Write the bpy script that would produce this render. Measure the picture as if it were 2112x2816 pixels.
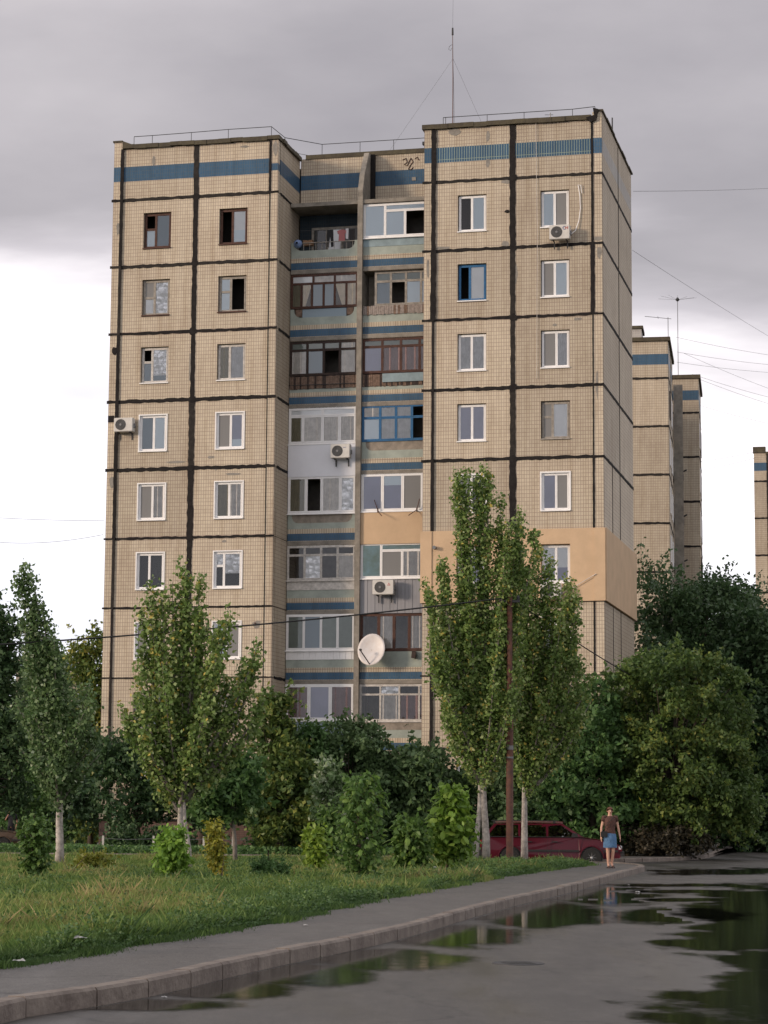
import bpy, bmesh, math, random
import numpy as np
from mathutils import Vector, Matrix, noise

sc = bpy.context.scene
for _o in list(bpy.data.objects): bpy.data.objects.remove(_o, do_unlink=True)
rng = np.random.default_rng(7)
random.seed(7)

# ------------------------------------------------------------------ camera
FPX, PITCH, ROLL, YAW = 6205.6, 0.1317, 0.0073, 0.234      # focal length in photo pixels, tilts in radians
CAM_H = 1.6
cd = bpy.data.cameras.new('camera'); cam = bpy.data.objects.new('camera', cd); sc.collection.objects.link(cam)
cd.sensor_fit = 'VERTICAL'; cd.sensor_height = 24.0; cd.lens = 24.0 * FPX / 2816.0
cd.clip_start = 0.1; cd.clip_end = 6000
cam.matrix_world = Matrix.Translation((0, 0, CAM_H)) @ Matrix.Rotation(math.pi/2 + PITCH, 4, 'X') @ Matrix.Rotation(ROLL, 4, 'Z')
sc.camera = cam

# ------------------------------------------------------------------ light
SUN_EL, SUN_AZ = math.radians(11), math.radians(-112)      # azimuth from +Y (view), clockwise; the sun is to the left and a little behind the camera
SUNDIR = Vector((math.sin(SUN_AZ)*math.cos(SUN_EL), math.cos(SUN_AZ)*math.cos(SUN_EL), math.sin(SUN_EL)))
sl = bpy.data.lights.new('sun', 'SUN'); so = bpy.data.objects.new('sun', sl); sc.collection.objects.link(so)
sl.energy = 1.4; sl.angle = math.radians(10); sl.color = (1.0, 0.80, 0.62)
so.rotation_euler = SUNDIR.to_track_quat('Z', 'Y').to_euler(); so.location = (-30, -10, 40)

w = bpy.data.worlds.new('World'); sc.world = w; w.use_nodes = True
nt = w.node_tree; nt.nodes.clear()
def WN(t, **k):
    n = nt.nodes.new(t)
    for a, b in k.items(): setattr(n, a, b)
    return n
out = WN('ShaderNodeOutputWorld'); bg = WN('ShaderNodeBackground'); bg2 = WN('ShaderNodeBackground'); addb = WN('ShaderNodeAddShader')
sky = WN('ShaderNodeTexSky', sky_type='NISHITA', sun_disc=False, sun_elevation=SUN_EL, sun_rotation=SUN_AZ)
bg.inputs['Strength'].default_value = 0.05
tc = WN('ShaderNodeTexCoord'); sep = WN('ShaderNodeSeparateXYZ'); nt.links.new(tc.outputs['Generated'], sep.inputs[0])
mp = WN('ShaderNodeMapping'); mp.inputs['Scale'].default_value = (1.6, 1.6, 6.0); mp.inputs['Location'].default_value = (3.1, .2, 1.3)
nt.links.new(tc.outputs['Generated'], mp.inputs[0])
nz = WN('ShaderNodeTexNoise'); nz.inputs['Scale'].default_value = 1.5; nz.inputs['Detail'].default_value = 7; nz.inputs['Roughness'].default_value = .5; nz.inputs['Distortion'].default_value = .3
nt.links.new(mp.outputs[0], nz.inputs['Vector'])
def M(op, a, b=None, c=None):
    n = WN('ShaderNodeMath', operation=op)
    for i, v in enumerate((a, b, c)):
        if v is None: continue
        if isinstance(v, (int, float)): n.inputs[i].default_value = v
        else: nt.links.new(v, n.inputs[i])
    return n.outputs[0]
e = M('ADD', sep.outputs[2], M('MULTIPLY', M('SUBTRACT', nz.outputs['Fac'], .5), .26))
e = M('ADD', e, M('MULTIPLY_ADD', sep.outputs[0], .10, -.004))
rp = WN('ShaderNodeValToRGB'); nt.links.new(e, rp.inputs[0])
els = rp.color_ramp.elements
stops = [(0.0, (.52,.54,.60)), (.07, (.60,.61,.67)), (.15, (.80,.79,.83)), (.205, (.78,.75,.77)), (.24, (.42,.40,.425)), (.275, (.28,.268,.285)), (.36, (.365,.348,.365)), (.44, (.445,.42,.425)), (.62, (.52,.50,.51)), (1.0, (.60,.60,.63))]
els[0].position = stops[0][0]; els[0].color = stops[0][1]+(1,)
els[1].position = 1.0; els[1].color = stops[-1][1]+(1,)
for p_, c_ in stops[1:-1]:
    q_ = els.new(p_); q_.color = c_+(1,)
mix = WN('ShaderNodeMix', data_type='RGBA', blend_type='MULTIPLY'); mix.inputs['Factor'].default_value = 1
nz2 = WN('ShaderNodeTexNoise'); nz2.inputs['Scale'].default_value = 2.6; nz2.inputs['Detail'].default_value = 8
mp2 = WN('ShaderNodeMapping'); mp2.inputs['Scale'].default_value = (1.5, 1.5, 4.0); nt.links.new(tc.outputs['Generated'], mp2.inputs[0]); nt.links.new(mp2.outputs[0], nz2.inputs['Vector'])
rp2 = WN('ShaderNodeValToRGB'); nt.links.new(nz2.outputs['Fac'], rp2.inputs[0])
rp2.color_ramp.elements[0].position = .30; rp2.color_ramp.elements[0].color = (.77,.76,.775,1)
rp2.color_ramp.elements[1].position = .70; rp2.color_ramp.elements[1].color = (1.24,1.215,1.20,1)
nt.links.new(rp.outputs[0], mix.inputs[6]); nt.links.new(rp2.outputs[0], mix.inputs[7])
nt.links.new(sky.outputs[0], bg.inputs['Color']); nt.links.new(mix.outputs[2], bg2.inputs['Color'])
bg2.inputs['Strength'].default_value = .92
mxs = WN('ShaderNodeMixShader'); mxs.inputs[0].default_value = .92
nt.links.new(bg.outputs[0], mxs.inputs[1]); nt.links.new(bg2.outputs[0], mxs.inputs[2]); nt.links.new(mxs.outputs[0], out.inputs[0])

vs = sc.view_settings; vs.view_transform = 'Standard'; vs.look = 'None'; vs.gamma = 1; vs.exposure = 0.93
sc.display_settings.display_device = 'sRGB'
sc.cycles.max_bounces = 6; sc.cycles.transparent_max_bounces = 12

# ------------------------------------------------------------------ measuring helpers (photo pixel -> point in the place)
_c, _s = math.cos(ROLL), math.sin(ROLL)
def _ray(px, py):
    a, b = px-1056, py-1408
    X, Y = _c*a+_s*b, -_s*a+_c*b
    return (X, FPX*math.cos(PITCH)+Y*math.sin(PITCH), FPX*math.sin(PITCH)-Y*math.cos(PITCH))
def at(px, py, D):
    d = _ray(px, py); t = D/d[1]; return Vector((d[0]*t, D, CAM_H+d[2]*t))
def gr(px, py, z=0.0):
    d = _ray(px, py); t = (z-CAM_H)/d[2]; return Vector((d[0]*t, d[1]*t, z))
K = 2112/1659.0
def ad(x, y, D): return at(x*K, y*K, D)

# ------------------------------------------------------------------ materials
def mat(name, col, rough=.7, metal=0., noise_amt=0., nscale=3., col2=None, bump=0., bscale=30., spec=.4, sub=None):
    m = bpy.data.materials.new(name); m.use_nodes = True; t = m.node_tree; b = t.nodes['Principled BSDF']
    b.inputs['Base Color'].default_value = tuple(col)+(1,); b.inputs['Roughness'].default_value = rough; b.inputs['Metallic'].default_value = metal
    b.inputs['Specular IOR Level'].default_value = spec
    c = t.nodes.new('ShaderNodeTexCoord')
    if noise_amt > 0 or col2:
        n = t.nodes.new('ShaderNodeTexNoise'); n.inputs['Scale'].default_value = nscale; n.inputs['Detail'].default_value = 6; n.inputs['Roughness'].default_value = .65
        t.links.new(c.outputs['Object'], n.inputs['Vector'])
        r = t.nodes.new('ShaderNodeValToRGB'); t.links.new(n.outputs['Fac'], r.inputs[0])
        c2 = col2 or tuple(x*(1-noise_amt) for x in col); c1 = col if col2 else tuple(min(1, x*(1+noise_amt*.6)) for x in col)
        r.color_ramp.elements[0].position = .32; r.color_ramp.elements[0].color = tuple(c2)+(1,)
        r.color_ramp.elements[1].position = .68; r.color_ramp.elements[1].color = tuple(c1)+(1,)
        t.links.new(r.outputs[0], b.inputs['Base Color'])
    if bump > 0:
        n = t.nodes.new('ShaderNodeTexNoise'); n.inputs['Scale'].default_value = bscale; n.inputs['Detail'].default_value = 4
        t.links.new(c.outputs['Object'], n.inputs['Vector'])
        u = t.nodes.new('ShaderNodeBump'); u.inputs['Strength'].default_value = bump; u.inputs['Distance'].default_value = .02
        t.links.new(n.outputs['Fac'], u.inputs['Height']); t.links.new(u.outputs[0], b.inputs['Normal'])
    return m

def tile_mat(name, c1, c2, mortar, pw=.1, ph=.15, ms=.010, rough=.6):
    m = bpy.data.materials.new(name); m.use_nodes = True; t = m.node_tree; b = t.nodes['Principled BSDF']; L = t.links.new
    def N(k): return t.nodes.new(k)
    c = N('ShaderNodeTexCoord'); sp = N('ShaderNodeSeparateXYZ'); sn = N('ShaderNodeSeparateXYZ')
    L(c.outputs['Object'], sp.inputs[0]); L(c.outputs['Normal'], sn.inputs[0])
    ab = N('ShaderNodeMath'); ab.operation = 'ABSOLUTE'; L(sn.outputs[0], ab.inputs[0])
    gt = N('ShaderNodeMath'); gt.operation = 'GREATER_THAN'; gt.inputs[1].default_value = .6; L(ab.outputs[0], gt.inputs[0])
    mx = N('ShaderNodeMix'); L(gt.outputs[0], mx.inputs[0]); L(sp.outputs[0], mx.inputs[2]); L(sp.outputs[1], mx.inputs[3])
    cb = N('ShaderNodeCombineXYZ'); L(mx.outputs[0], cb.inputs[0]); L(sp.outputs[2], cb.inputs[1])
    br = N('ShaderNodeTexBrick'); br.offset = 0; br.squash = 1; L(cb.outputs[0], br.inputs['Vector'])
    br.inputs['Scale'].default_value = 1; br.inputs['Brick Width'].default_value = pw; br.inputs['Row Height'].default_value = ph
    br.inputs['Mortar Size'].default_value = ms; br.inputs['Mortar Smooth'].default_value = .1
    br.inputs['Color1'].default_value = tuple(c1)+(1,); br.inputs['Color2'].default_value = tuple(c2)+(1,); br.inputs['Mortar'].default_value = tuple(mortar)+(1,)
    # weathering: blotches and dirt runs that belong to the wall
    n = N('ShaderNodeTexNoise'); n.inputs['Scale'].default_value = .55; n.inputs['Detail'].default_value = 8; n.inputs['Roughness'].default_value = .7; L(c.outputs['Object'], n.inputs['Vector'])
    r = N('ShaderNodeValToRGB'); L(n.outputs['Fac'], r.inputs[0]); r.color_ramp.elements[0].position = .3; r.color_ramp.elements[0].color = (.86,.83,.81,1); r.color_ramp.elements[1].position = .65; r.color_ramp.elements[1].color = (1.04,1.03,1.01,1)
    mpp = N('ShaderNodeMapping'); mpp.inputs['Scale'].default_value = (3.5, 3.5, .22); L(c.outputs['Object'], mpp.inputs[0])
    n2 = N('ShaderNodeTexNoise'); n2.inputs['Scale'].default_value = 1.; n2.inputs['Detail'].default_value = 5; L(mpp.outputs[0], n2.inputs['Vector'])
    r2 = N('ShaderNodeValToRGB'); L(n2.outputs['Fac'], r2.inputs[0]); r2.color_ramp.elements[0].position = .3; r2.color_ramp.elements[0].color = (.86,.83,.80,1); r2.color_ramp.elements[1].position = .55; r2.color_ramp.elements[1].color = (1,1,1,1)
    oi = N('ShaderNodeObjectInfo'); mr = N('ShaderNodeMapRange'); L(oi.outputs['Random'], mr.inputs[0]); mr.inputs[3].default_value = .86; mr.inputs[4].default_value = 1.08
    def mul(a, bb, isf=False):
        q = N('ShaderNodeMix'); q.data_type = 'RGBA'; q.blend_type = 'MULTIPLY'; q.inputs[0].default_value = 1
        L(a, q.inputs[6])
        L(bb, q.inputs[7]); return q.outputs[2]
    col = mul(mul(mul(br.outputs['Color'], r.outputs[0]), r2.outputs[0]), mr.outputs[0])
    L(col, b.inputs['Base Color']); b.inputs['Roughness'].default_value = rough; b.inputs['Specular IOR Level'].default_value = .15
    bu = N('ShaderNodeBump'); bu.inputs['Strength'].default_value = .35; bu.inputs['Distance'].default_value = .01; bu.invert = True
    L(br.outputs['Fac'], bu.inputs['Height']); L(bu.outputs[0], b.inputs['Normal'])
    return m

CREAM = ((.60,.535,.415), (.54,.475,.37), (.34,.27,.23))
m_tile = tile_mat('cream_tile', *CREAM)
m_band = tile_mat('band_tile', (.60,.535,.415), (.54,.475,.37), (.30,.23,.19), pw=.1, ph=.30)
m_blue = tile_mat('blue_tile', (.060,.130,.22), (.052,.115,.20), (.10,.13,.15), ms=.006, rough=.3)
m_bluestripe = tile_mat('striped_blue_tile', (.060,.130,.22), (.05,.11,.20), (.30,.38,.33), ms=.011, ph=.7, rough=.3)
m_paleband = tile_mat('faded_band_tile', (.46,.45,.44), (.40,.40,.40), (.5,.48,.45), ms=.02)
m_brick = tile_mat('plinth_tile', (.16,.10,.085), (.13,.085,.075), (.10,.07,.06), pw=.2, ph=.08)
m_tar = mat('bitumen', (.014,.012,.012), .85, nscale=6, bump=.6, bscale=14, col2=(.028,.025,.024), spec=.15)
m_tar2 = mat('aged_bitumen', (.045,.040,.036), .9, nscale=5, bump=.6, bscale=14, col2=(.02,.018,.017), spec=.15)
m_shadetile = tile_mat('shaded_blue_tile', (.030,.050,.070), (.026,.042,.060), (.05,.06,.065), ms=.008, rough=.5)  # blue tile darkened: the loggia's shade is put into its colour
m_mortar = mat('grey_mortar', (.27,.25,.22), .9, noise_amt=.25, nscale=5, bump=.4)
m_gap = mat('joint_backing', (.06,.05,.045), .95)
m_conc = mat('concrete', (.26,.235,.20), .9, noise_amt=.35, nscale=2.5, bump=.4)
m_green = mat('pale_green_render', (.36,.40,.355), .85, noise_amt=.2, nscale=2, bump=.3)
m_ochre = mat('ochre_stucco', (.60,.43,.275), .9, noise_amt=.10, nscale=1.1, bump=.5, bscale=60)
m_cap = mat('roof_flashing', (.055,.045,.032), .8, noise_amt=.5, nscale=4, bump=.4, col2=(.10,.085,.05))
m_roof = mat('roofing_felt', (.06,.058,.055), .95, noise_amt=.3)
m_white = mat('white_pvc', (.86,.85,.84), .45, noise_amt=.06, nscale=3)
m_oldwhite = mat('old_white_paint', (.58,.55,.51), .7, noise_amt=.3, nscale=7)
m_greywood = mat('grey_wood', (.34,.31,.27), .8, noise_amt=.35, nscale=7)
m_brown = mat('brown_paint', (.085,.035,.022), .6, noise_amt=.4, nscale=8)
m_dkbrown = mat('dark_brown_paint', (.045,.028,.022), .7, noise_amt=.4, nscale=8)
m_bluef = mat('blue_paint', (.025,.13,.29), .5, noise_amt=.25, nscale=8)
m_plank = mat('weathered_plank', (.20,.135,.10), .9, noise_amt=.5, nscale=9)
m_plank2 = mat('grey_weathered_plank', (.33,.28,.25), .9, noise_amt=.35, nscale=9)
m_whitepanel = mat('white_siding', (.78,.79,.83), .5, noise_amt=.05, nscale=1)
m_greypanel = mat('grey_corrugated_sheet', (.29,.29,.31), .5, noise_amt=.08, nscale=2)
m_teal = mat('faded_teal_panel', (.27,.35,.38), .8, noise_amt=.2)
m_tan = mat('tan_board', (.30,.26,.215), .9, noise_amt=.3, nscale=4)
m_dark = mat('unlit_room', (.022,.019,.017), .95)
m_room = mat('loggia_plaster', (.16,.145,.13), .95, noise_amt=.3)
m_blind = mat('pale_blind', (.78,.87,.92), .7)
m_wblind = mat('white_blind', (.90,.91,.91), .7, noise_amt=.04)
m_net = mat('insect_screen', (.20,.20,.20), .8)
m_bluegrey = mat('bluegrey_blind', (.27,.34,.39), .7)
m_lilac = mat('lilac_sky_reflection', (.44,.45,.56), .7, noise_amt=.08, nscale=1)  # pale lilac painted behind the pane as the sky reflected in it
m_lace = mat('lace_curtain', (.56,.57,.58), .9, noise_amt=.18, nscale=5)
m_curt = mat('linen_curtain', (.60,.57,.53), .9, noise_amt=.2, nscale=5)
m_cream = mat('cream_curtain', (.60,.52,.40), .9, noise_amt=.15, nscale=4)
m_olive = mat('olive_curtain', (.23,.21,.14), .9, noise_amt=.15, nscale=4)
m_pink = mat('dusky_pink_curtain', (.26,.18,.18), .9, noise_amt=.15, nscale=4)
m_aqua = mat('aqua_landscape_blind', (.42,.62,.62), .8, nscale=1.6, col2=(.28,.38,.26))
m_greengl = mat('greyish_green_blind', (.26,.30,.27), .8, noise_amt=.1)
m_metal = mat('grey_metal', (.20,.20,.20), .5, metal=.6)
m_dkmetal = mat('dark_metal', (.04,.04,.042), .6)
m_rust = mat('rusty_pole_paint', (.13,.050,.028), .7, noise_amt=.5, nscale=5, col2=(.05,.025,.02))
m_wire = mat('black_cable', (.02,.02,.02), .7)
m_thinwire = mat('grey_cable', (.13,.13,.14), .7)

def foil_mat():
    m = mat('crumpled_foil', (.95,.96,.97), .30, metal=1.); t = m.node_tree
    c = t.nodes.new('ShaderNodeTexCoord'); n = t.nodes.new('ShaderNodeTexVoronoi'); n.inputs['Scale'].default_value = 4
    n.feature = 'F1'; t.links.new(c.outputs['Object'], n.inputs['Vector'])
    u = t.nodes.new('ShaderNodeBump'); u.inputs['Strength'].default_value = .9; u.inputs['Distance'].default_value = .12
    t.links.new(n.outputs['Distance'], u.inputs['Height']); t.links.new(u.outputs[0], t.nodes['Principled BSDF'].inputs['Normal'])
    return m
m_foil = foil_mat(); m_foil.node_tree.nodes['Principled BSDF'].inputs['Metallic'].default_value = .35
def glass_mat(name='window_glass', tint=(.985,.99,.995), base=.03):
    m = bpy.data.materials.new(name); m.use_nodes = True; t = m.node_tree; t.nodes.clear()
    o = t.nodes.new('ShaderNodeOutputMaterial'); x = t.nodes.new('ShaderNodeMixShader'); g = t.nodes.new('ShaderNodeBsdfGlossy'); r = t.nodes.new('ShaderNodeBsdfTransparent')
    g.inputs['Roughness'].default_value = .02; r.inputs['Color'].default_value = tint+(1,)
    f = t.nodes.new('ShaderNodeFresnel'); f.inputs['IOR'].default_value = 1.52; a = t.nodes.new('ShaderNodeMath'); a.operation = 'ADD'; a.inputs[1].default_value = base
    t.links.new(f.outputs[0], a.inputs[0]); t.links.new(a.outputs[0], x.inputs[0]); t.links.new(r.outputs[0], x.inputs[1]); t.links.new(g.outputs[0], x.inputs[2]); t.links.new(x.outputs[0], o.inputs[0])
    return m
m_glass = glass_mat()
m_carglass = glass_mat('car_glass', (.30,.33,.35), .26)

# ------------------------------------------------------------------ object helpers
def link(o, parent=None):
    sc.collection.objects.link(o)
    if parent is not None: o.parent = parent
    return o
def tag(o, label=None, cat=None, group=None, kind=None):
    if label: o['label'] = label
    if cat: o['category'] = cat
    if group: o['group'] = group
    if kind: o['kind'] = kind
    return o
def empty(name, loc=(0,0,0), rz=0., label=None, cat=None, group=None, parent=None):
    o = bpy.data.objects.new(name, None); o.location = loc; o.rotation_euler = (0,0,rz); o.empty_display_size = .3
    link(o, parent); return tag(o, label, cat, group)
class MB:
    def __init__(s): s.v = []; s.f = []; s.m = []
    def add(s, vs, fs, mi=0):
        n = len(s.v); s.v += [tuple(p) for p in vs]; s.f += [tuple(n+i for i in f) for f in fs]; s.m += [mi]*len(fs); return s
    def box(s, x0, x1, y0, y1, z0, z1, mi=0):
        return s.add([(x0,y0,z0),(x1,y0,z0),(x1,y1,z0),(x0,y1,z0),(x0,y0,z1),(x1,y0,z1),(x1,y1,z1),(x0,y1,z1)],
                     [(0,3,2,1),(4,5,6,7),(0,1,5,4),(1,2,6,5),(2,3,7,6),(3,0,4,7)], mi)
    def prism(s, pts, a, b, plane='xz', mi=0):
        # pts: outline; extruded along the remaining axis from a to b
        n = len(pts)
        def P(p, t): return {'xz': (p[0], t, p[1]), 'yz': (t, p[0], p[1]), 'xy': (p[0], p[1], t)}[plane]
        vs = [P(p, a) for p in pts]+[P(p, b) for p in pts]
        fs = [tuple(range(n)), tuple(range(2*n-1, n-1, -1))]+[(i, n+i, n+(i+1) % n, (i+1) % n) for i in range(n)]
        return s.add(vs, fs, mi)
    def tube(s, pts, rad, n=6, mi=0, closed=False):
        pts = [Vector(p) for p in pts]; rs = rad if hasattr(rad, '__len__') else [rad]*len(pts)
        vs = []; fs = []
        prev = None
        for i, p in enumerate(pts):
            d = (pts[min(i+1, len(pts)-1)]-pts[max(i-1, 0)]).normalized() if len(pts) > 1 else Vector((0,0,1))
            u = d.cross(Vector((0,0,1)) if abs(d.z) < .95 else Vector((1,0,0))).normalized()
            if prev is not None:
                u = (prev-d*prev.dot(d)); u = u.normalized() if u.length > 1e-6 else d.orthogonal().normalized()
            prev = u; w_ = d.cross(u)
            for k in range(n):
                a = 2*math.pi*k/n; vs.append(p+(u*math.cos(a)+w_*math.sin(a))*rs[i])
        for i in range(len(pts)-1):
            for k in range(n): fs.append((i*n+k, i*n+(k+1) % n, (i+1)*n+(k+1) % n, (i+1)*n+k))
        fs.append(tuple(range(n-1, -1, -1))); fs.append(tuple((len(pts)-1)*n+k for k in range(n)))
        return s.add(vs, fs, mi)
    def lathe(s, prof, c=(0,0,0), n=16, axis='z', mi=0):
        vs = []; fs = []
        for r, h in prof:
            for k in range(n):
                a = 2*math.pi*k/n; x, y = r*math.cos(a), r*math.sin(a)
                p = {'z': (x, y, h), 'y': (x, h, y), 'x': (h, x, y)}[axis]; vs.append((p[0]+c[0], p[1]+c[1], p[2]+c[2]))
        for i in range(len(prof)-1):
            for k in range(n): fs.append((i*n+k, i*n+(k+1) % n, (i+1)*n+(k+1) % n, (i+1)*n+k))
        fs.append(tuple(range(n))); fs.append(tuple((len(prof)-1)*n+k for k in range(n)))
        return s.add(vs, fs, mi)
    def build(s, name, mats, parent=None, smooth=False, recalc=False, loc=None):
        me = bpy.data.meshes.new(name)
        vs = s.v
        if loc is not None: vs = [(x-loc[0], y-loc[1], z-loc[2]) for x, y, z in vs]
        me.from_pydata(vs, [], s.f)
        if not isinstance(mats, (list, tuple)): mats = [mats]
        for m_ in mats: me.materials.append(m_)
        if len(mats) > 1: me.polygons.foreach_set('material_index', s.m)
        if smooth: me.polygons.foreach_set('use_smooth', [True]*len(me.polygons))
        if recalc:
            b = bmesh.new(); b.from_mesh(me); bmesh.ops.recalc_face_normals(b, faces=b.faces); b.to_mesh(me); b.free()
        me.update()
        o = bpy.data.objects.new(name, me); link(o, parent)
        if loc is not None: o.location = loc
        return o
def R_(a, b): return random.uniform(a, b)

# ================================================================== APARTMENT BUILDING
BX, BY = 8.4343, 85.686
def bw(u, v, z): return Vector((BX+u*math.cos(YAW)+v*math.sin(YAW), BY-u*math.sin(YAW)+v*math.cos(YAW), z))
ROW = [None]+[26.38-2.8*i for i in range(10)]           # ROW[1] = joint under the parapet ... ROW[10] = top of the plinth
bld = empty('apartment_building', (BX, BY, 0), -YAW, 'nine storey tiled panel block with tarred joints and stacked loggias, behind the poplars', 'apartment building')

def grid_panel(name, parent, axis, pos, th, us, zs, cell, mats, mis=None):
    """a wall slab seen from its face; cell(i,j) -> material index, or None for an opening (its reveals are built)"""
    mb = MB()
    def P(a, z, d):
        return (a, pos+d, z) if axis == 'u' else (pos-d, a, z)
    nu, nz_ = len(us)-1, len(zs)-1
    C = [[cell(i, j) for j in range(nz_)] for i in range(nu)]
    for i in range(nu):
        for j in range(nz_):
            a, b, c, d = us[i], us[i+1], zs[j], zs[j+1]; k = C[i][j]
            if k is None: continue
            mb.add([P(a,c,0), P(b,c,0), P(b,d,0), P(a,d,0)], [(0,1,2,3)], k)
            for (ni, nj, e0, e1) in ((i-1,j,(a,c),(a,d)), (i+1,j,(b,c),(b,d)), (i,j-1,(a,c),(b,c)), (i,j+1,(a,d),(b,d))):
                if not (0 <= ni < nu and 0 <= nj < nz_) or C[ni][nj] is None:
                    mb.add([P(e0[0],e0[1],0), P(e1[0],e1[1],0), P(e1[0],e1[1],th), P(e0[0],e0[1],th)], [(0,1,2,3)], k)
    return mb.build(name, mats, parent)

def wall_panel(parent, axis, pos, u0, u1, z0, z1, hole=None, mat_=None, bands=None, th=.28, g=.015, name='wall_panel'):
    u0 += g; u1 -= g; z0 += g; z1 -= g
    us = [u0, u1]; zs = [z0, z1]; mats = [mat_ or m_tile]; bz = []
    if hole: us = [u0, hole[0], hole[1], u1]; zs = [z0, hole[2], hole[3], z1]
    if bands:
        for a, b, mm in bands:
            zs += [a, b]
            if mm not in mats: mats.append(mm)
            bz.append((a, b, mats.index(mm)))
        zs = sorted(set(zs))
    def cell(i, j):
        a = (us[i]+us[i+1])/2; z = (zs[j]+zs[j+1])/2
        if hole and hole[0] < a < hole[1] and hole[2] < z < hole[3]: return None
        for p, q, k in bz:
            if p < z < q: return k
        return 0
    return grid_panel(name, parent, axis, pos, th, us, zs, cell, mats)

def seam(parent, axis, pos, a0, a1, b0, b1, wid, mt=None, horiz=True, proud=.018, jit=.25, name='sealant_strip', wf=None):
    """tarred strip from a0..a1 (along) centred at b0->b1 (across), with ragged edges"""
    n = max(3, int(abs(a1-a0)/.16)); up, lo = [], []
    for i in range(n+1):
        t = i/n; a = a0+(a1-a0)*t; b = b0+(b1-b0)*t
        h = wid/2*(wf(t) if wf else 1)
        up.append((a, b+h*(1+R_(-jit, jit)))); lo.append((a, b-h*(1+R_(-jit, jit))))
    mb = MB(); vs = []
    for p, q in zip(up, lo):
        for (aa, bb) in (p, q):
            x, z = (aa, bb) if horiz else (bb, aa)
            for d in (-proud, .01):
                vs.append((x, pos+d, z) if axis == 'u' else (pos-d, x, z))
    fs = []
    for i in range(n):
        o = 4*i; p = 4*(i+1)
        fs += [(o, p, p+2, o+2), (o, o+1, p+1, p), (o+2, p+2, p+3, o+3)]
    fs += [(0, 2, 3, 1), (4*n, 4*n+1, 4*n+3, 4*n+2)]
    mb.add(vs, fs)
    return mb.build(name, mt or (m_tar if random.random() < .72 else m_tar2), parent)

def blob(parent, u, z, ru, rz, mt=None, proud=.012, pos=0., name='mortar_patch', axis='u'):
    n = 9; pts = []
    for k in range(n):
        a = 2*math.pi*k/n; r = R_(.7, 1.15); pts.append((u+ru*r*math.cos(a), z+rz*r*math.sin(a)))
    mb = MB()
    if axis == 'u': mb.prism(pts, pos-proud, pos+.01, 'xz')
    else: mb.prism(pts, pos+proud, pos-.01, 'yz')
    return mb.build(name, mt or m_mortar, parent)

# ---- windows -------------------------------------------------------------------------------------------------
def sheet(x0, x1, v, z0, z1, mt, parent, name, wavy=0., drape=None):
    n = 14 if wavy else 2; mb = MB(); vs = []; fs = []
    ph = R_(0, 6)
    for j in range(3 if drape else 2):
        for i in range(n+1):
            t = i/n; zz = z0+(z1-z0)*j/(2 if drape else 1); xx = x0+(x1-x0)*t
            if drape: # gathered towards one side near the bottom
                s_ = (1-j/2)*.65; xx = xx*(1-s_)+(x0 if drape < 0 else x1)*s_
            vs.append((xx, v+wavy*(math.sin(t*26+ph)+.6*math.sin(t*11+ph*2)), zz))
    for j in range(2 if drape else 1):
        for i in range(n): o = j*(n+1)+i; fs.append((o, o+1, o+n+2, o+n+1))
    if not wavy:
        vs += [(x, y+.008, z) for x, y, z in vs]
    mb.add(vs, fs); return mb.build(name, mt, parent)
FILL = {'blind': (m_blind, 'blind', 0), 'wblind': (m_wblind, 'blind', 0), 'net': (m_net, 'insect_screen', 0), 'bgrey': (m_bluegrey, 'blind', 0), 'lilac': (m_lilac, 'blind', 0),  # the lilac sheet is a painted sky reflection, no real blind
        'lace': (m_lace, 'curtain', .008), 'curt': (m_curt, 'curtain', .012), 'cream': (m_cream, 'curtain', .012), 'olive': (m_olive, 'curtain', .01), 'pink': (m_pink, 'curtain', .015),
        'aqua': (m_aqua, 'blind', 0), 'ggl': (m_greengl, 'blind', 0), 'foil': (m_foil, 'foil_sheet', 0)}
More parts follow.
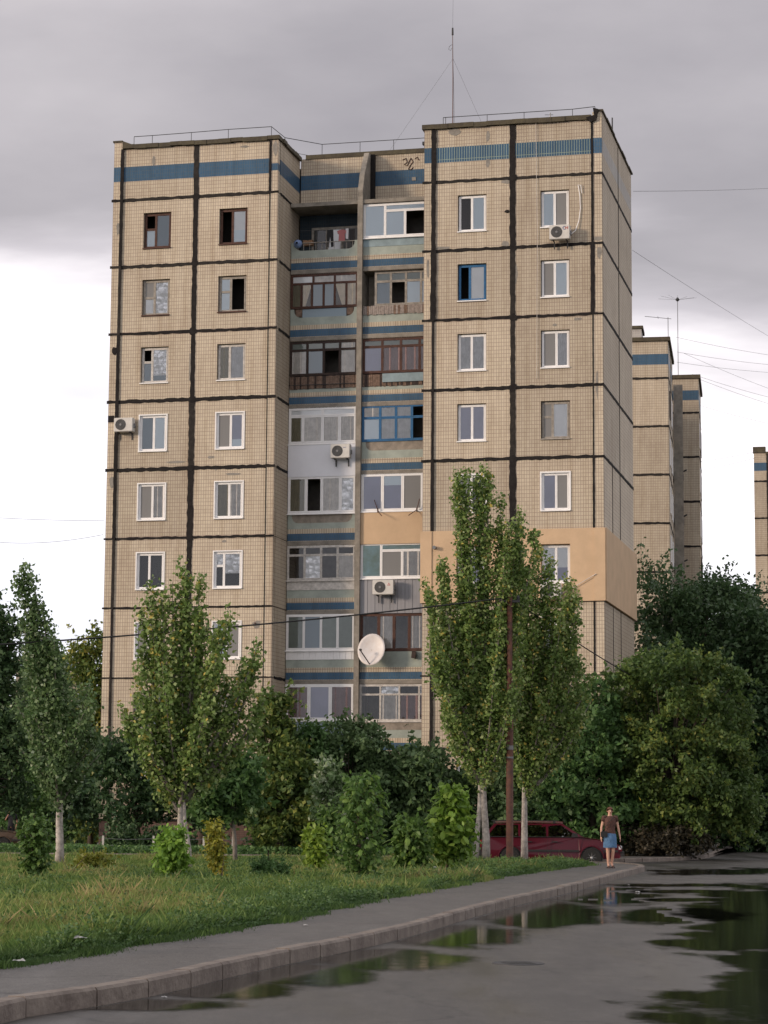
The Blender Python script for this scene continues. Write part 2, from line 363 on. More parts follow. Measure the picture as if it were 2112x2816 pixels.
def glazing(name, parent, u0, u1, z0, z1, v, fm, cells, t=.05, outer=.05, dep=.07, sill=None, sillmat=None, rim=None, back=True):
    """frame with one sash ring per cell; cells = (a, b, c, d, fill): fractions of width and height (from the bottom)"""
    W, H = u1-u0, z1-z0
    mb = MB()
    # outer frame bars, butted
    mb.box(u0, u0+outer, v, v+dep, z0+outer, z1-outer); mb.box(u1-outer, u1, v, v+dep, z0+outer, z1-outer)
    mb.box(u0, u1, v, v+dep, z0, z0+outer); mb.box(u0, u1, v, v+dep, z1-outer, z1)
    fr = mb.build(name, fm, parent)
    iu0, iu1, iz0, iz1 = u0+outer, u1-outer, z0+outer, z1-outer
    for (a, b, c, d, fill) in cells:
        x0, x1 = iu0+(iu1-iu0)*a, iu0+(iu1-iu0)*b; y0, y1 = iz0+(iz1-iz0)*c, iz0+(iz1-iz0)*d
        tt = t
        fm2 = fm
        sh = MB(); e_ = .003
        sh.box(x0+e_, x0+tt, v-.012, v+dep-.02, y0+e_, y1-e_); sh.box(x1-tt, x1-e_, v-.012, v+dep-.02, y0+e_, y1-e_)
        sh.box(x0+tt, x1-tt, v-.009, v+dep-.02, y0+e_, y0+tt); sh.box(x0+tt, x1-tt, v-.009, v+dep-.02, y1-tt, y1-e_)
        sh.build('sash', fm2, fr)
        if fill == 'open': continue
        g = MB(); g.add([(x0+tt, v+.012, y0+tt), (x1-tt, v+.012, y0+tt), (x1-tt, v+.012, y1-tt), (x0+tt, v+.012, y1-tt)], [(0,1,2,3)]); g.build('pane', m_glass, fr)
        parts = fill.split('/')                       # upper/lower, with the share of the upper in brackets
        if fill == 'dark': continue
        if '/' in fill:
            up, rest = fill.split('/'); lo, sh_ = rest.split(':'); zc = y1-(y1-y0)*float(sh_)
            segs = [(up, zc, y1-.01), (lo, y0+.01, zc)]
        else: segs = [(fill, y0+.01, y1-.01)]
        for f_, q0, q1 in segs:
            if f_ == 'dark': continue
            dr = None
            if f_.endswith('<'): dr = -1; f_ = f_[:-1]
            if f_.endswith('>'): dr = 1; f_ = f_[:-1]
            mt_, nm, wv = FILL[f_]
            sheet(x0+.01, x1-.01, v+.006 if f_ == 'net' else v+.024, q0, q1, mt_, fr, nm, wv, dr)
    if sill:
        s_ = MB(); s_.box(u0-.04, u1+.04, v-sill, v+.02, z0-.045, z0-.003); s_.build('sill', sillmat or fm, fr)
    if rim:
        r_ = MB(); r = rim; vv = -.03
        r_.box(u0-r, u0-.002, vv, v+.02, z0-.01, z1+r); r_.box(u1+.002, u1+r, vv, v+.02, z0-.01, z1+r); r_.box(u0-.002, u1+.002, vv, v+.02, z1+.002, z1+r)
        r_.build('reveal_rim', m_white, fr)
    return fr

COLS = {'A': (-18.88, -17.69), 'B': (-15.64, -14.44), 'C': (-5.76, -4.60), 'D': (-2.45, -1.31)}
two = lambda l, r, m=.48: [(0, m, 0, 1, l), (m, 1, 0, 1, r)]
vent = lambda t, l, r, m=.36, h=.62: [(0, m, h, 1, t), (0, m, 0, h, l), (m, 1, 0, 1, r)]
WIN = {
 (1,'A'): (m_brown, [(0,.42,.55,1,'open'), (0,.42,0,.55,'blind'), (.42,1,0,1,'bgrey')], 0), (1,'B'): (m_brown, two('open','wblind/blind:.6',.45), 0),
 (2,'A'): (m_greywood, vent('net','wblind','foil',.42,.5), 0), (2,'B'): (m_greywood, [(0,.42,.58,1,'blind'), (0,.42,0,.58,'blind'), (.42,1,0,1,'open')], 0),
 (3,'A'): (m_oldwhite, vent('open','bgrey','foil/bgrey:.8',.38,.6), 0), (3,'B'): (m_oldwhite, two('olive','lace',.42), 0),
 (4,'A'): (m_white, two('bgrey','blind',.52), .05), (4,'B'): (m_white, two('net','lilac/blind:.75',.52), .05),
 (5,'A'): (m_white, two('net','curt',.52), .05), (5,'B'): (m_white, two('olive','curt',.5), .05),
 (6,'A'): (m_white, two('dark','dark',.45), .05), (6,'B'): (m_white, vent('foil','dark','foil/dark:.6',.34,.62), .05),
 (7,'A'): (m_white, two('net','bgrey'), .05), (7,'B'): (m_white, two('blind','net'), .05),
 (8,'A'): (m_greywood, two('dark','bgrey',.4), 0), (8,'B'): (m_greywood, two('dark','net',.35), 0),
 (9,'A'): (m_white, two('curt','dark'), .05), (9,'B'): (m_white, two('dark','lace'), 0),
 (1,'C'): (m_white, two('dark','blind'), 0), (1,'D'): (m_white, two('blind','net'), 0),
 (2,'C'): (m_bluef, two('open','wblind',.40), 0), (2,'D'): (m_white, two('net','blind'), 0),
 (3,'C'): (m_white, two('lace','lace'), 0), (3,'D'): (m_white, two('net','lace',.54), 0),
 (4,'C'): (m_white, two('lilac','lilac',.5), .0), (4,'D'): (m_greywood, vent('net','net','wblind',.38,.6), 0),
 (5,'C'): (m_white, two('curt','dark'), .06), (5,'D'): (m_white, two('lilac','net',.52), .06),
 (6,'C'): (m_white, two('lilac','lilac'), 0), (6,'D'): (m_white, two('wblind/lilac:.6','wblind/lilac:.6',.5), 0),
 (7,'C'): (m_white, two('curt','dark'), 0), (7,'D'): (m_white, two('lace','curt'), .05),
 (8,'C'): (m_white, two('dark','curt'), 0), (8,'D'): (m_white, two('blind','bgrey'), .05),
 (9,'C'): (m_white, two('dark','curt'), 0), (9,'D'): (m_white, two('blind','dark'), 0)}

BLUEZ = (27.18, 27.80)
PT = 28.55
US_L = [-20.22, -19.84, -16.65, -13.50, -13.16]
US_R = [-7.13, -6.73, -3.55, -.39, 0.0]
for side, us in (('L', US_L), ('R', US_R)):
    bm_ = m_blue if side == 'L' else m_bluestripe
    for i in range(4):
        u0, u1 = us[i], us[i+1]
        narrow = i in (0, 3)
        pos = -.04 if narrow else 0.
        top = PT
        if (side, i) in (('L', 0), ('R', 3)): top = 28.87
        bz = BLUEZ
        if (side, i) == ('L', 3): bz = (27.27, 27.57)
        wall_panel(bld, 'u', pos, u0, u1, ROW[1], top, bands=[(bz[0], bz[1], m_blue if narrow else bm_)])
        for k in range(1, 10):
            z1, z0 = ROW[k], ROW[k+1]
            hole = None
            if not narrow:
                col = {('L',1):'A', ('L',2):'B', ('R',1):'C', ('R',2):'D'}[(side, i)]
                a, b = COLS[col]; hole = (a, b, ROW[k]-2.11, ROW[k]-.57)
            if side == 'R' and k == 6:
                wall_panel(bld, 'u', pos-.09, u0-(.05 if i == 0 else -.0), u1+(.05 if i == 3 else 0), z0+.02, z1+.02, hole, m_ochre, th=.36, g=0., name='insulation_panel')
            else:
                wall_panel(bld, 'u', pos, u0, u1, z0, z1, hole)
            if hole:
                fm, cells, rim = WIN[(k, col)]
                brn = fm in (m_brown, m_greywood)
                glazing('window', bld, hole[0]+.03, hole[1]-.03, hole[2]+.06, hole[3]-.03, .11 if not rim else .06, fm, cells, t=.045, outer=.045,
                        sill=.17 if not rim else .13, sillmat=m_brown if (fm == m_brown or (k, col) in ((2,'A'), (2,'B'))) else (m_greywood if brn else m_white), rim=rim or None)
        wall_panel(bld, 'u', pos+.05, u0, u1, 0, ROW[10], None, m_brick, name='plinth_panel')
# side wall at u = 0 (its joints at v = 4.7) and the return wall beside the loggias
SV = [0.06, 4.72, 9.1]
for k in range(0, 10):
    z1 = 28.87 if k == 0 else ROW[k]; z0 = ROW[k+1]
    if k == 0: ROWB = [(27.18, 27.80, m_paleband)]
    for i in range(2):
        if k == 6: wall_panel(bld, 's', .10, SV[i]-.15 if i == 0 else SV[i], SV[i+1]+(.12 if i else 0), z0+.02, z1+.02, None, m_ochre, th=.36, g=0, name='insulation_panel')
        else:
            if i == 0 and k in (5, 7):
                wall_panel(bld, 's', 0, SV[0], 2.4, z0, z1); wall_panel(bld, 's', 0, 2.4, SV[1], z0, z1)
                seam(bld, 's', 0, z0+.06, z1-.06, 2.4, 2.4, .05, horiz=False)
            else: wall_panel(bld, 's', 0, SV[i], SV[i+1], z0, z1, bands=ROWB if k == 0 else None)
    # return wall at the loggias
    if k == 0: wall_panel(bld, 's', -13.16, .28, 3.2, z0, PT, bands=[(27.18, 27.80, m_blue)])
    else: wall_panel(bld, 's', -13.16, .28, 3.2, z0, z1)
for i in range(2): wall_panel(bld, 's', -.05, SV[i], SV[i+1], 0, ROW[10], None, m_brick, name='plinth_panel')
# back and left walls, plain
mb = MB(); mb.box(-20.2, -.3, 8.8, 9.1, 0, 28.4); mb.build('rear_wall', m_tile, bld)
mb = MB(); mb.box(-20.2, -19.95, .3, 8.8, 0, 28.8); mb.build('end_wall', m_tile, bld)
# what closes the joints from behind and the unlit rooms behind the openings
mb = MB(); mb.box(-19.9, -13.46, .29, .31, 0, 28.4)
for (a, b) in ((-20.1, -13.45), (-7.1, -.3)):
    for k in range(1, 10):
        pass
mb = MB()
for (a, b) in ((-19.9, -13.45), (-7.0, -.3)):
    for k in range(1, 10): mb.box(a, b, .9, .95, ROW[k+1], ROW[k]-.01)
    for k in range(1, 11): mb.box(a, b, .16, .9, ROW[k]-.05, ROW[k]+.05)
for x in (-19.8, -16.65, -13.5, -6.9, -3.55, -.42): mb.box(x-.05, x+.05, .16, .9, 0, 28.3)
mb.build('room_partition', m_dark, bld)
# joint backing (seen in the gaps)
mb = MB()
for us in (US_L, US_R):
    for x in us[1:4]: mb.box(x-.03, x+.03, .03, .06, 0, 28.5)
    for k in range(1, 11): mb.box(us[0], us[4]-.02, .031, .059, ROW[k]-.03, ROW[k]+.03)
mb.box(-.06, -.03, .2, 9, 0, 28.6)
mb.build('joint_backing', m_gap, bld)
# roof deck + flashing caps
mb = MB(); mb.box(-20., -13.45, .2, 8.8, 28.2, 28.3); mb.box(-13.45, -6.9, 3.4, 8.8, 28.2, 28.3); mb.box(-6.9, -.25, .2, 8.8, 28.2, 28.3); mb.build('roof', m_roof, bld)
def flash(a, b, v0, v1, z, h=.17, bump_=.02):
    mb = MB(); n = max(4, int(abs(b-a)/.5)); 
    for i in range(n):
        x0, x1 = a+(b-a)*i/n, a+(b-a)*(i+1)/n; q = R_(-bump_, bump_)
        mb.box(x0, x1+.005, v0+R_(-.02, .02), v1, z+q, z+h+q*.5)
    return mb.build('roof_flashing', m_cap, bld)
flash(-19.83, -13.12, -.12, .40, PT); flash(-7.2, -.42, -.12, .40, PT, .19)
def flash_s(a, b, u0, u1, z, h=.14, n=6):
    mb = MB()
    for i in range(n):
        q = R_(-.015, .015); mb.box(u0, u1+R_(-.01, .02), a+(b-a)*i/n, a+(b-a)*(i+1)/n+.004, z+q, z+h+q)
    return mb.build('roof_flashing', m_cap, bld)
flash_s(.4, 3.1, -13.5, -13.06, PT-.02, .16); flash_s(-.08, 9.15, -.3, .06, 28.86, .07, 8); flash_s(-.08, 9, -20.26, -19.84, 28.86, .07, 6)
mb = MB(); mb.box(-12.9, -7.0, 3.15, 3.6, 28.62, 28.80); mb.build('roof_flashing', m_cap, bld)
# torn felt at the upper right corner
mb = MB(); mb.prism([(-.62, 28.62), (-.30, 28.70), (-.34, 29.0), (-.12, 28.93), (-.22, 28.50), (-.44, 28.42)], -.14, .5, 'xz'); mb.build('torn_roofing_felt', m_tar, bld)
mb = MB(); mb.prism([(-19.84, 28.9), (-19.15, 28.62), (-19.84, 28.60)], -.06, .45, 'xz'); mb.build('torn_roofing_felt', m_cap, bld)

# tarred joints. widths by floor (index 0 = parapet)
for side, us in (('L', US_L), ('R', US_R)):
    for k in range(1, 11):
        if side == 'R' and k in (6,):
            segs = []
        elif side == 'R' and k == 7: segs = []
        else: segs = [(us[0]-.05, us[4]+.03)]
        for a, b in segs:
            wdt = {1:.13, 2:.14, 3:.12, 4:.15, 5:.15, 6:.10, 7:.09, 8:.07, 9:.10, 10:.08}[k]
            if side == 'R': wdt *= .9
            seam(bld, 'u', -.0, a+.44, b-.38, ROW[k], ROW[k], wdt, jit=.32)
            seam(bld, 'u', -.045, a, a+.46, ROW[k], ROW[k], wdt*.8, jit=.25)
            seam(bld, 'u', -.045, b-.40, b, ROW[k], ROW[k], wdt*.75, jit=.3)
    tops = [PT]+ROW[1:11]
    for k in range(0, 10):
        z1, z0 = tops[k], tops[k+1]
        if side == 'R' and k == 6: continue
        w1 = {'L': [.14,.13,.11,.13,.15,.13,.11,.08,.09,.12], 'R': [.20,.17,.22,.09,.10,.13,.0,.12,.12,.10]}[side][k]
        w2 = {'L': [.22,.20,.20,.18,.24,.25,.22,.18,.15,.10], 'R': [.24,.24,.20,.18,.22,.26,.0,.20,.1,.1]}[side][k]
        w3 = {'L': [.10,.04,.03,.03,.02,.03,.03,.03,.03,.03], 'R': [.09,.10,.16,.05,.05,.08,.0,.07,.07,.05]}[side][k]
        for x, wd in ((us[1], w1), (us[2], w2), (us[3], w3)):
            mt_ = m_mortar if (side, k) in (('R', 3), ('L', 7)) and x == us[2] and False else m_tar
            seam(bld, 'u', -.0 if x == us[2] else -.042, z1, z0, x, x, wd, horiz=False, jit=.16)
    for k in range(1, 10):    # lumps where joints cross
        if side == 'R' and k in (6, 7): continue
        blob(bld, us[2], ROW[k], .18, .17, m_tar, .026, name='sealant_lump')
for k in range(1, 11):
    if k in (6, 7): 
        continue
    seam(bld, 's', .0, .02, 9.1, ROW[k], ROW[k], .12, jit=.2)
    seam(bld, 's', -13.16, .3, 1.9 if k > 1 else 3.2, ROW[k], ROW[k], .11, jit=.3)
for k in range(0, 10):
    if k == 6: continue
    z1 = 28.8 if k == 0 else ROW[k]
    seam(bld, 's', .0, ROW[k+1], z1, 4.72, 4.72, .07, horiz=False, jit=.1)
# pale patches of mortar and repairs
for (u, z, ru, rz) in ((-5.9, 28.4, .3, .14), (-4.55, 28.15, .08, .25), (-4.55, 27.05, .08, .22), (-3.8, 26.25, .22, .1), (-3.85, 23.75, .16, .13), (-6.35, 23.7, .35, .07), (-3.5, 22.5, .16, .6), (-3.55, 18.6, .11, .6),
                      (-.2, 23.75, .2, .1), (-.14, 23.2, .1, .25), (-1.0, 20.6, .18, .07), (-6.95, 22.9, .06, .5), (-.25, 18.0, .05, .6), (-16.75, 19.3, .08, .6), (-18.5, 28.0, .08, .25), (-15.6, 15.15, .1, .1), (-15.8, 15.6, .14, .06),
                      (-14.6, 28.35, .2, .05), (-19.95, 25.2, .1, .3), (-19.98, 14.7, .1, .3), (-14.9, 14.9, .35, .05), (-17.3, 15.45, .4, .05), (-15.2, 12.2, .1, .05), (-13.3, 28.2, .13, .35), (-1.9, 20.4, .1, .06)):
    blob(bld, u, z, ru, rz, m_mortar, .008 if not(-20.3 < u < -19.85 or u > -.38 or -7.1 < u < -6.8 or -13.5 < u < -13.2) else .050)
blob(bld, -13.8, 8.85, .18, .2, m_mortar, .01); blob(bld, -3.78, 25.05, .1, .07, m_tar, .02, name='sealant_lump')
blob(bld, -19.98, 20.1, .12, .18, m_tar, .06, name='sealant_lump')
mb = MB(); mb.box(-20.2, -19.95, -.07, -.02, 17.15, 17.42); mb.build('sealant_lump', m_tar, bld)

# ---- loggias ------------------------------------------------------------------------------------------------
VF = 1.9
LB, RB = (-13.13, -10.28), (-10.07, -7.0)
mb = MB()
prof = [(1.72, 0.3), (1.72, 26.75), (2.0, 27.5), (2.75, 28.62), (3.2, 28.62), (3.2, .3)]
mb.prism(prof, -10.28, -10.07, 'yz'); mb.build('concrete_fin', m_conc, bld)
mb = MB(); mb.box(-10.075, -9.9, 3.0, 3.21, 26.5, 28.62); mb.build('joint_filling', m_tar, bld)
for a, b in (LB, (-10.07, -7.13)):
    wall_panel(bld, 'u', 3.2, a, b, 26.55, 28.66, bands=[(27.30, 27.93, m_blue)])
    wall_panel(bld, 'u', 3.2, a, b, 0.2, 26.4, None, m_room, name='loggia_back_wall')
for a, b in (LB, RB):
    for k in range(1, 11):
        z = ROW[k]
        mb = MB(); mb.box(a, b, VF-.02 if k > 1 else VF-.12, 3.2, z-.18, z-.02); mb.build('floor_slab', m_conc, bld)

def parapet(a, b, k, cut=None, top=.82, solid=False):
    """loggia front below floor k: tile strip, blue strip, tile strip, pale green render with an optional scooped opening"""
    z = ROW[k+1]
    mb = MB(); mb.box(a, b, VF, VF+.12, z-.19, z, 0); mb.box(a, b, VF-.006, VF+.12, z, z+.29, 1); mb.box(a, b, VF, VF+.12, z+.29, z+.48, 0)
    mb.build('tiled_parapet', [m_band, m_blue], bld)
    h0, h1 = z+.48, z+(1.15 if cut else top)
    if cut:
        c0, c1 = a+cut, b-cut; zb = z+top; r = .28
        arcL = [(c0+r*(1-math.cos(t)), zb+r*(1-math.sin(t))) for t in [i*math.pi/10 for i in range(6)]]
        pts = [(a, h0), (a, h1), (c0, h1)]+[(x, y) for x, y in arcL]+[(c0+c1-x, y) for x, y in reversed(arcL)]+[(c1, h1), (b, h1), (b, h0)]
    else: pts = [(a, h0), (a, h1), (b, h1), (b, h0)]
    mb = MB(); mb.prism(pts, VF+.01, VF+.12, 'xz'); mb.build('rendered_parapet', m_green, bld)

def infill(a, b, z0, z1, mt, v=VF+.03, name='infill_board', corr=0, th=.04):
    mb = MB()
    if corr:
        n = int((b-a)/corr)
        for i in range(n):
            x0 = a+(b-a)*i/n; x1 = a+(b-a)*(i+1)/n; d = .012*(i % 2)
            mb.box(x0, x1-.006, v-d, v+th, z0, z1)
        mb.box(a, b, v+th*.5, v+th+.02, z0+.01, z1-.01)
    else: mb.box(a, b, v, v+th, z0, z1)
    return mb.build(name, mt, bld)
def planks(a, b, z0, z1, mt, v=VF+.0, step=.085, ragged=.02):
    x = a
    while x < b-.03:
        w_ = step*R_(.8, 1.1); mb = MB(); mb.box(x, min(x+w_-.01, b), v+R_(-.012, .012), v+.03, z0+R_(-ragged, ragged), z1+R_(-ragged, ragged)*.6)
        o = mb.build('plank', mt if random.random() < .7 else (m_plank if mt is m_plank2 else m_dkbrown), bld); x += w_
def row_(cuts, fills, z0=0., z1=1.): return [(cuts[i], cuts[i+1], z0, z1, fills[i]) for i in range(len(fills))]
a, b = LB; c, d = RB
def zt(k): return ROW[k]-.20
def zb(k, o=1.17): return ROW[k+1]+o
# 9th floor
parapet(a, b, 1, cut=.16, top=.80)
rl = MB(); zr = ROW[2]+1.13
rl.tube([(a+.02, VF+.05, zr), (b-.02, VF+.05, zr)], .018)
for i in range(1, 11): x = a+(b-a)*i/11; rl.tube([(x, VF+.06, ROW[2]+.78), (x, VF+.06, zr)], .011, 5)
rl.build('railing', m_greywood, bld)
mb = MB(); mb.box(a+.02, b-.02, 3.15, 3.19, ROW[2], zt(1)); mb.build('loggia_back_tiles', m_shadetile, bld)
glazing('window', bld, a+.55, b-.15, ROW[2]+.65, ROW[1]-.75, 3.06, m_greywood, [(0,.3,0,1,'dark'), (.3,.62,0,1,'wblind'), (.62,1,0,1,'net')])
parapet(c, d, 1, top=.82); infill(c, d, ROW[2]+.82, zb(1), m_teal, VF-.005)
glazing('loggia_glazing', bld, c, d, zb(1), zt(1)+.0, VF-.02, m_white, [(0,.29,0,1,'blind'), (.29,.86,.80,1,'blind'), (.29,.57,0,.80,'blind'), (.57,.86,0,.80,'open'), (.86,1,0,1,'blind')], sill=.08)
# 8th
parapet(a, b, 2, cut=.16, top=.80); infill(a+.5, b-.5, ROW[3]+.8, zb(2)-.02, m_bluegrey, VF+.06); 
mb = MB(); mb.box(a+.2, a+.48, VF+.05, VF+.09, ROW[3]+.85, zb(2)-.02); mb.box(b-.48, b-.2, VF+.05, VF+.09, ROW[3]+.85, zb(2)-.02); mb.build('infill_board', m_plank, bld)
glazing('loggia_glazing', bld, a, b, zb(2), zt(2), VF+.02, m_brown, row_([0,.33,.66,1], ['wblind','curt','curt'], .74, 1)+row_([0,.15,.31,.49,.66,.84,1], ['olive','cream<','bgrey','bgrey','cream>','cream'], 0, .74), t=.045)
parapet(c, d, 2, top=.80); planks(c+.02, d, ROW[3]+.78, zb(2, 1.14), m_plank2, VF-.03)
glazing('loggia_glazing', bld, c+.45, d, zb(2), zt(2), VF+.15, m_greywood, row_([0,.25,.5,.75,1], ['ggl','ggl','ggl','ggl'], .72, 1)+row_([0,.25,.5,.75,1], ['bgrey','open','blind','blind'], 0, .72), t=.045)
infill(c+.02, c+.44, zb(2), zt(2), m_tan, VF+.9)
# 7th
parapet(a, b, 3, top=.62); planks(a+.02, b, ROW[4]+.62, zb(3, 1.13), m_plank, VF-.02)
mb = MB(); mb.tube([(a, VF-.06, ROW[4]+.78), (b, VF-.06, ROW[4]+.78)], .014); mb.build('railing', m_dkmetal, bld)
glazing('loggia_glazing', bld, a, b, zb(3), zt(3), VF+.03, m_dkbrown, row_([0,.25,.5,.75,1], ['ggl']*3+['curt'], .76, 1)+row_([0,.25,.5,.75,1], ['curt','bgrey','open','curt'], 0, .76), t=.05)
parapet(c, d, 3, top=.62); planks(c+.02, d, ROW[4]+.62, zb(3, 1.12), m_plank, VF-.01); infill(c+.85, d, ROW[4]+.78, ROW[4]+1.13, m_teal, VF-.06)
glazing('loggia_glazing', bld, c, d, zb(3), zt(3), VF+.03, m_brown, row_([0,.26,.52,.78,1], ['ggl','ggl','ggl','ggl'], .78, 1)+row_([0,.26,.52,.78,1], ['lilac','pink','pink','pink'], 0, .78), t=.05)
# 6th
infill(a, b, ROW[5]-.20, zb(4, 1.14), m_whitepanel, VF-.05, 'white_siding')
glazing('loggia_glazing', bld, a, b, zb(4, 1.15), zt(4)+.05, VF-.02, m_white, row_([0,.5,1], ['wblind','wblind'], .78, 1)+[(0,.20,0,.78,'olive'), (.20,.50,0,.78,'curt'), (.50,.76,0,.78,'curt'), (.76,1,0,.78,'curt')], t=.06, sill=.05)
parapet(c, d, 4, cut=.16, top=.80); infill(c+.1, d-.1, ROW[5]+.8, zb(4), m_tan, VF+.05)
glazing('loggia_glazing', bld, c, d, zb(4), zt(4)+.05, VF+.0, m_bluef, row_([0,.24,.46,.68,.90,1], ['curt','lace','lace','open','curt'], .66, 1)+row_([0,.24,.46,.68,.90,1], ['blind','lace','lace','open','curt'], 0, .66), t=.05)
# 5th
parapet(a, b, 5, cut=.16, top=.72); infill(a+.1, b-.1, ROW[6]+.7, zb(5, 1.08), m_tan, VF+.05)
glazing('loggia_glazing', bld, a, b, zb(5, 1.10), zt(5)+.02, VF-.02, m_white, row_([0,.26,.5,.78,1], ['olive','open','curt','foil']), t=.06, sill=.05)
infill(c, d, ROW[6]-.20, zb(5, 1.10), m_ochre, VF-.08, 'stucco_parapet', th=.16)
glazing('loggia_glazing', bld, c, d, zb(5, 1.12), zt(5)+.05, VF-.02, m_white, row_([0,.28,.56,.83,1], ['lilac','blind/lilac:.3','net','lilac']), t=.06, sill=.09)
# 4th
parapet(a, b, 6, top=.80); infill(a, b, ROW[7]+.80, ROW[7]+1.18, m_oldwhite, VF-.01)
glazing('loggia_glazing', bld, a, b, zb(6, 1.19), zt(6)+.0, VF-.02, m_oldwhite, row_([0,.25,.5,.75,1], ['dark']*4, .74, 1)+row_([0,.25,.5,.75,1], ['dark','foil','dark','curt'], 0, .74), t=.045, sill=.06)
infill(c, d, ROW[7]-.18, zb(6, 1.20), m_greypanel, VF-.04, 'corrugated_cladding', corr=.15)
glazing('loggia_glazing', bld, c, d, zb(6, 1.22), zt(6)+.05, VF-.02, m_white, [(0,.27,0,1,'aqua'), (.27,.86,.80,1,'aqua'), (.27,.56,0,.80,'net'), (.56,.86,0,.80,'curt'), (.86,1,0,1,'aqua')], t=.05, sill=.09)
# 3rd
parapet(a, b, 7, top=.80); infill(a, b, ROW[8]+.80, ROW[8]+1.16, m_white, VF-.01, corr=.12)
glazing('loggia_glazing', bld, a, b, zb(7, 1.17), zt(7)+.02, VF-.02, m_white, row_([0,.25,.51,.76,1], ['ggl','bgrey','ggl','ggl']), t=.05, sill=.06)
parapet(c, d, 7, top=1.1)
glazing('loggia_glazing', bld, c, d, zb(7, 1.12), zt(7)+.02, VF+.02, m_brown, row_([0,.24,.45,.66,.86,1], ['dark','curt','dark','curt','net']), t=.06)
# 2nd
parapet(a, b, 8, top=.3); infill(a, b, ROW[9]+.48, ROW[9]+1.16, m_bluegrey, VF-.01)
glazing('loggia_glazing', bld, a, b, zb(8, 1.17), zt(8)+.02, VF-.02, m_white, row_([0,.34,.66,1], ['pink','lilac','pink']), t=.07, sill=.06)
parapet(c, d, 8, top=.80); infill(c, d, ROW[9]+.80, ROW[9]+1.12, m_tan, VF-.0)
glazing('loggia_glazing', bld, c, d, zb(8, 1.14), zt(8), VF-.0, m_oldwhite, row_([0,.27,.53,.80,1], ['dark','foil','dark','foil'], .74, 1)+row_([0,.27,.53,.80,1], ['dark','curt','pink','pink'], 0, .74), t=.035, sill=.05)
# 1st
for p, q in (LB, RB):
    parapet(p, q, 9, top=.80); infill(p, q, ROW[10]+.80, ROW[10]+1.12, m_tan)
    glazing('loggia_glazing', bld, p, q, zb(9, 1.14), zt(9), VF, m_greywood, row_([0,.27,.53,.80,1], ['dark','curt','dark','curt']), t=.05)
mb = MB(); mb.box(a, RB[1], 2.0, 2.2, 0, ROW[10]-.2); mb.build('plinth_panel', m_brick, bld)
# roof railings
def railing(pts, h=.62, every=None, name='roof_railing'):
    mb = MB(); mb.tube([(x, y, z+h) for x, y, z in pts], .016, 5)
    mb.tube([(x, y, z+h*.12) for x, y, z in pts], .010, 4)
    for x, y, z in pts: mb.tube([(x, y, z-.1), (x, y, z+h)], .013, 5)
    return mb.build(name, m_dkmetal, bld)
railing([(-19.7, .9, 28.7), (-18.9, .9, 28.7), (-17.2, .9, 28.72), (-15.6, .9, 28.75), (-13.75, .9, 28.75), (-13.6, 2.4, 28.72), (-12.4, 3.9, 28.8)], .66)
railing([(-12.4, 3.9, 28.8), (-10.75, 3.9, 28.8), (-9.3, 3.9, 28.8), (-7.3, 3.9, 28.8)], .66)
railing([(-6.55, .9, 28.7), (-6.45, .9, 28.7), (-4.75, .9, 28.7), (-3.25, .9, 28.7), (-1.3, .9, 28.7), (-.4, .9, 28.75)], .62)
for (u, v, r, h) in ((-8.0, 4.2, .06, 29.25),):
    mb = MB(); mb.tube([(u, v, 28.3), (u, v, h)], r); mb.box(u-.12, u+.14, v-.1, v+.1, h, h+.12); mb.build('vent_pipe', m_dkmetal, bld)
mb = MB(); mb.tube([(.02, 2.9, 28.9), (.02, 2.9, 29.5)], .03); mb.build('roof_post', m_dkmetal, bld)
# brown scrawl painted on the parapet between the wings
sc_ = [(-8.75,28.35),(-8.6,28.42),(-8.55,28.25),(-8.68,28.15),(-8.55,28.1),(-8.45,28.3),(-8.4,28.42),(-8.3,28.25),(-8.42,28.1),(-8.5,27.95),(-8.38,27.92),(-8.3,28.02)]
mb = MB(); mb.tube([(x, 3.188, z) for x, z in sc_], .022, 4); mb.tube([(-8.22, 3.188, 28.38), (-8.12, 3.188, 28.44), (-8.05, 3.188, 28.3)], .02, 4); mb.build('painted_scrawl', m_brown, bld)
mb = MB(); mb.box(-8.35, -8.18, 3.18, 3.2, 27.45, 27.6); mb.build('missing_tile', m_mortar, bld)
# rusty clothes brackets on the 5th floor, pipe stub, thin wires lying on the wall
for x, s in ((-9.35, 1), (-7.75, -1)):
    mb = MB(); mb.tube([(x-.13*s, VF-.2, 13.95), (x, VF-.12, 13.52), (x+.25*s, VF-.5, 13.25)], .018, 5); mb.tube([(x, VF-.12, 13.6), (x, VF-.1, 13.45)], .03, 5); mb.build('rusty_bracket', m_rust, bld)
mb = MB(); mb.lathe([(.07, -.28), (.07, -.09)], (-6.6, 0, 11.75), 10, 'y'); mb.build('vent_pipe', m_metal, bld)
mb = MB(); mb.lathe([(.03, -.1), (.03, .02)], (-13.85, 0, 8.9), 8, 'y'); mb.build('vent_pipe', m_brown, bld)
mb = MB(); mb.tube([(-2.62, -.05, 28.75), (-2.56, -.05, 24.0), (-2.6, -.05, 18.3)], .010, 4); mb.build('wall_cable', m_curt, bld)

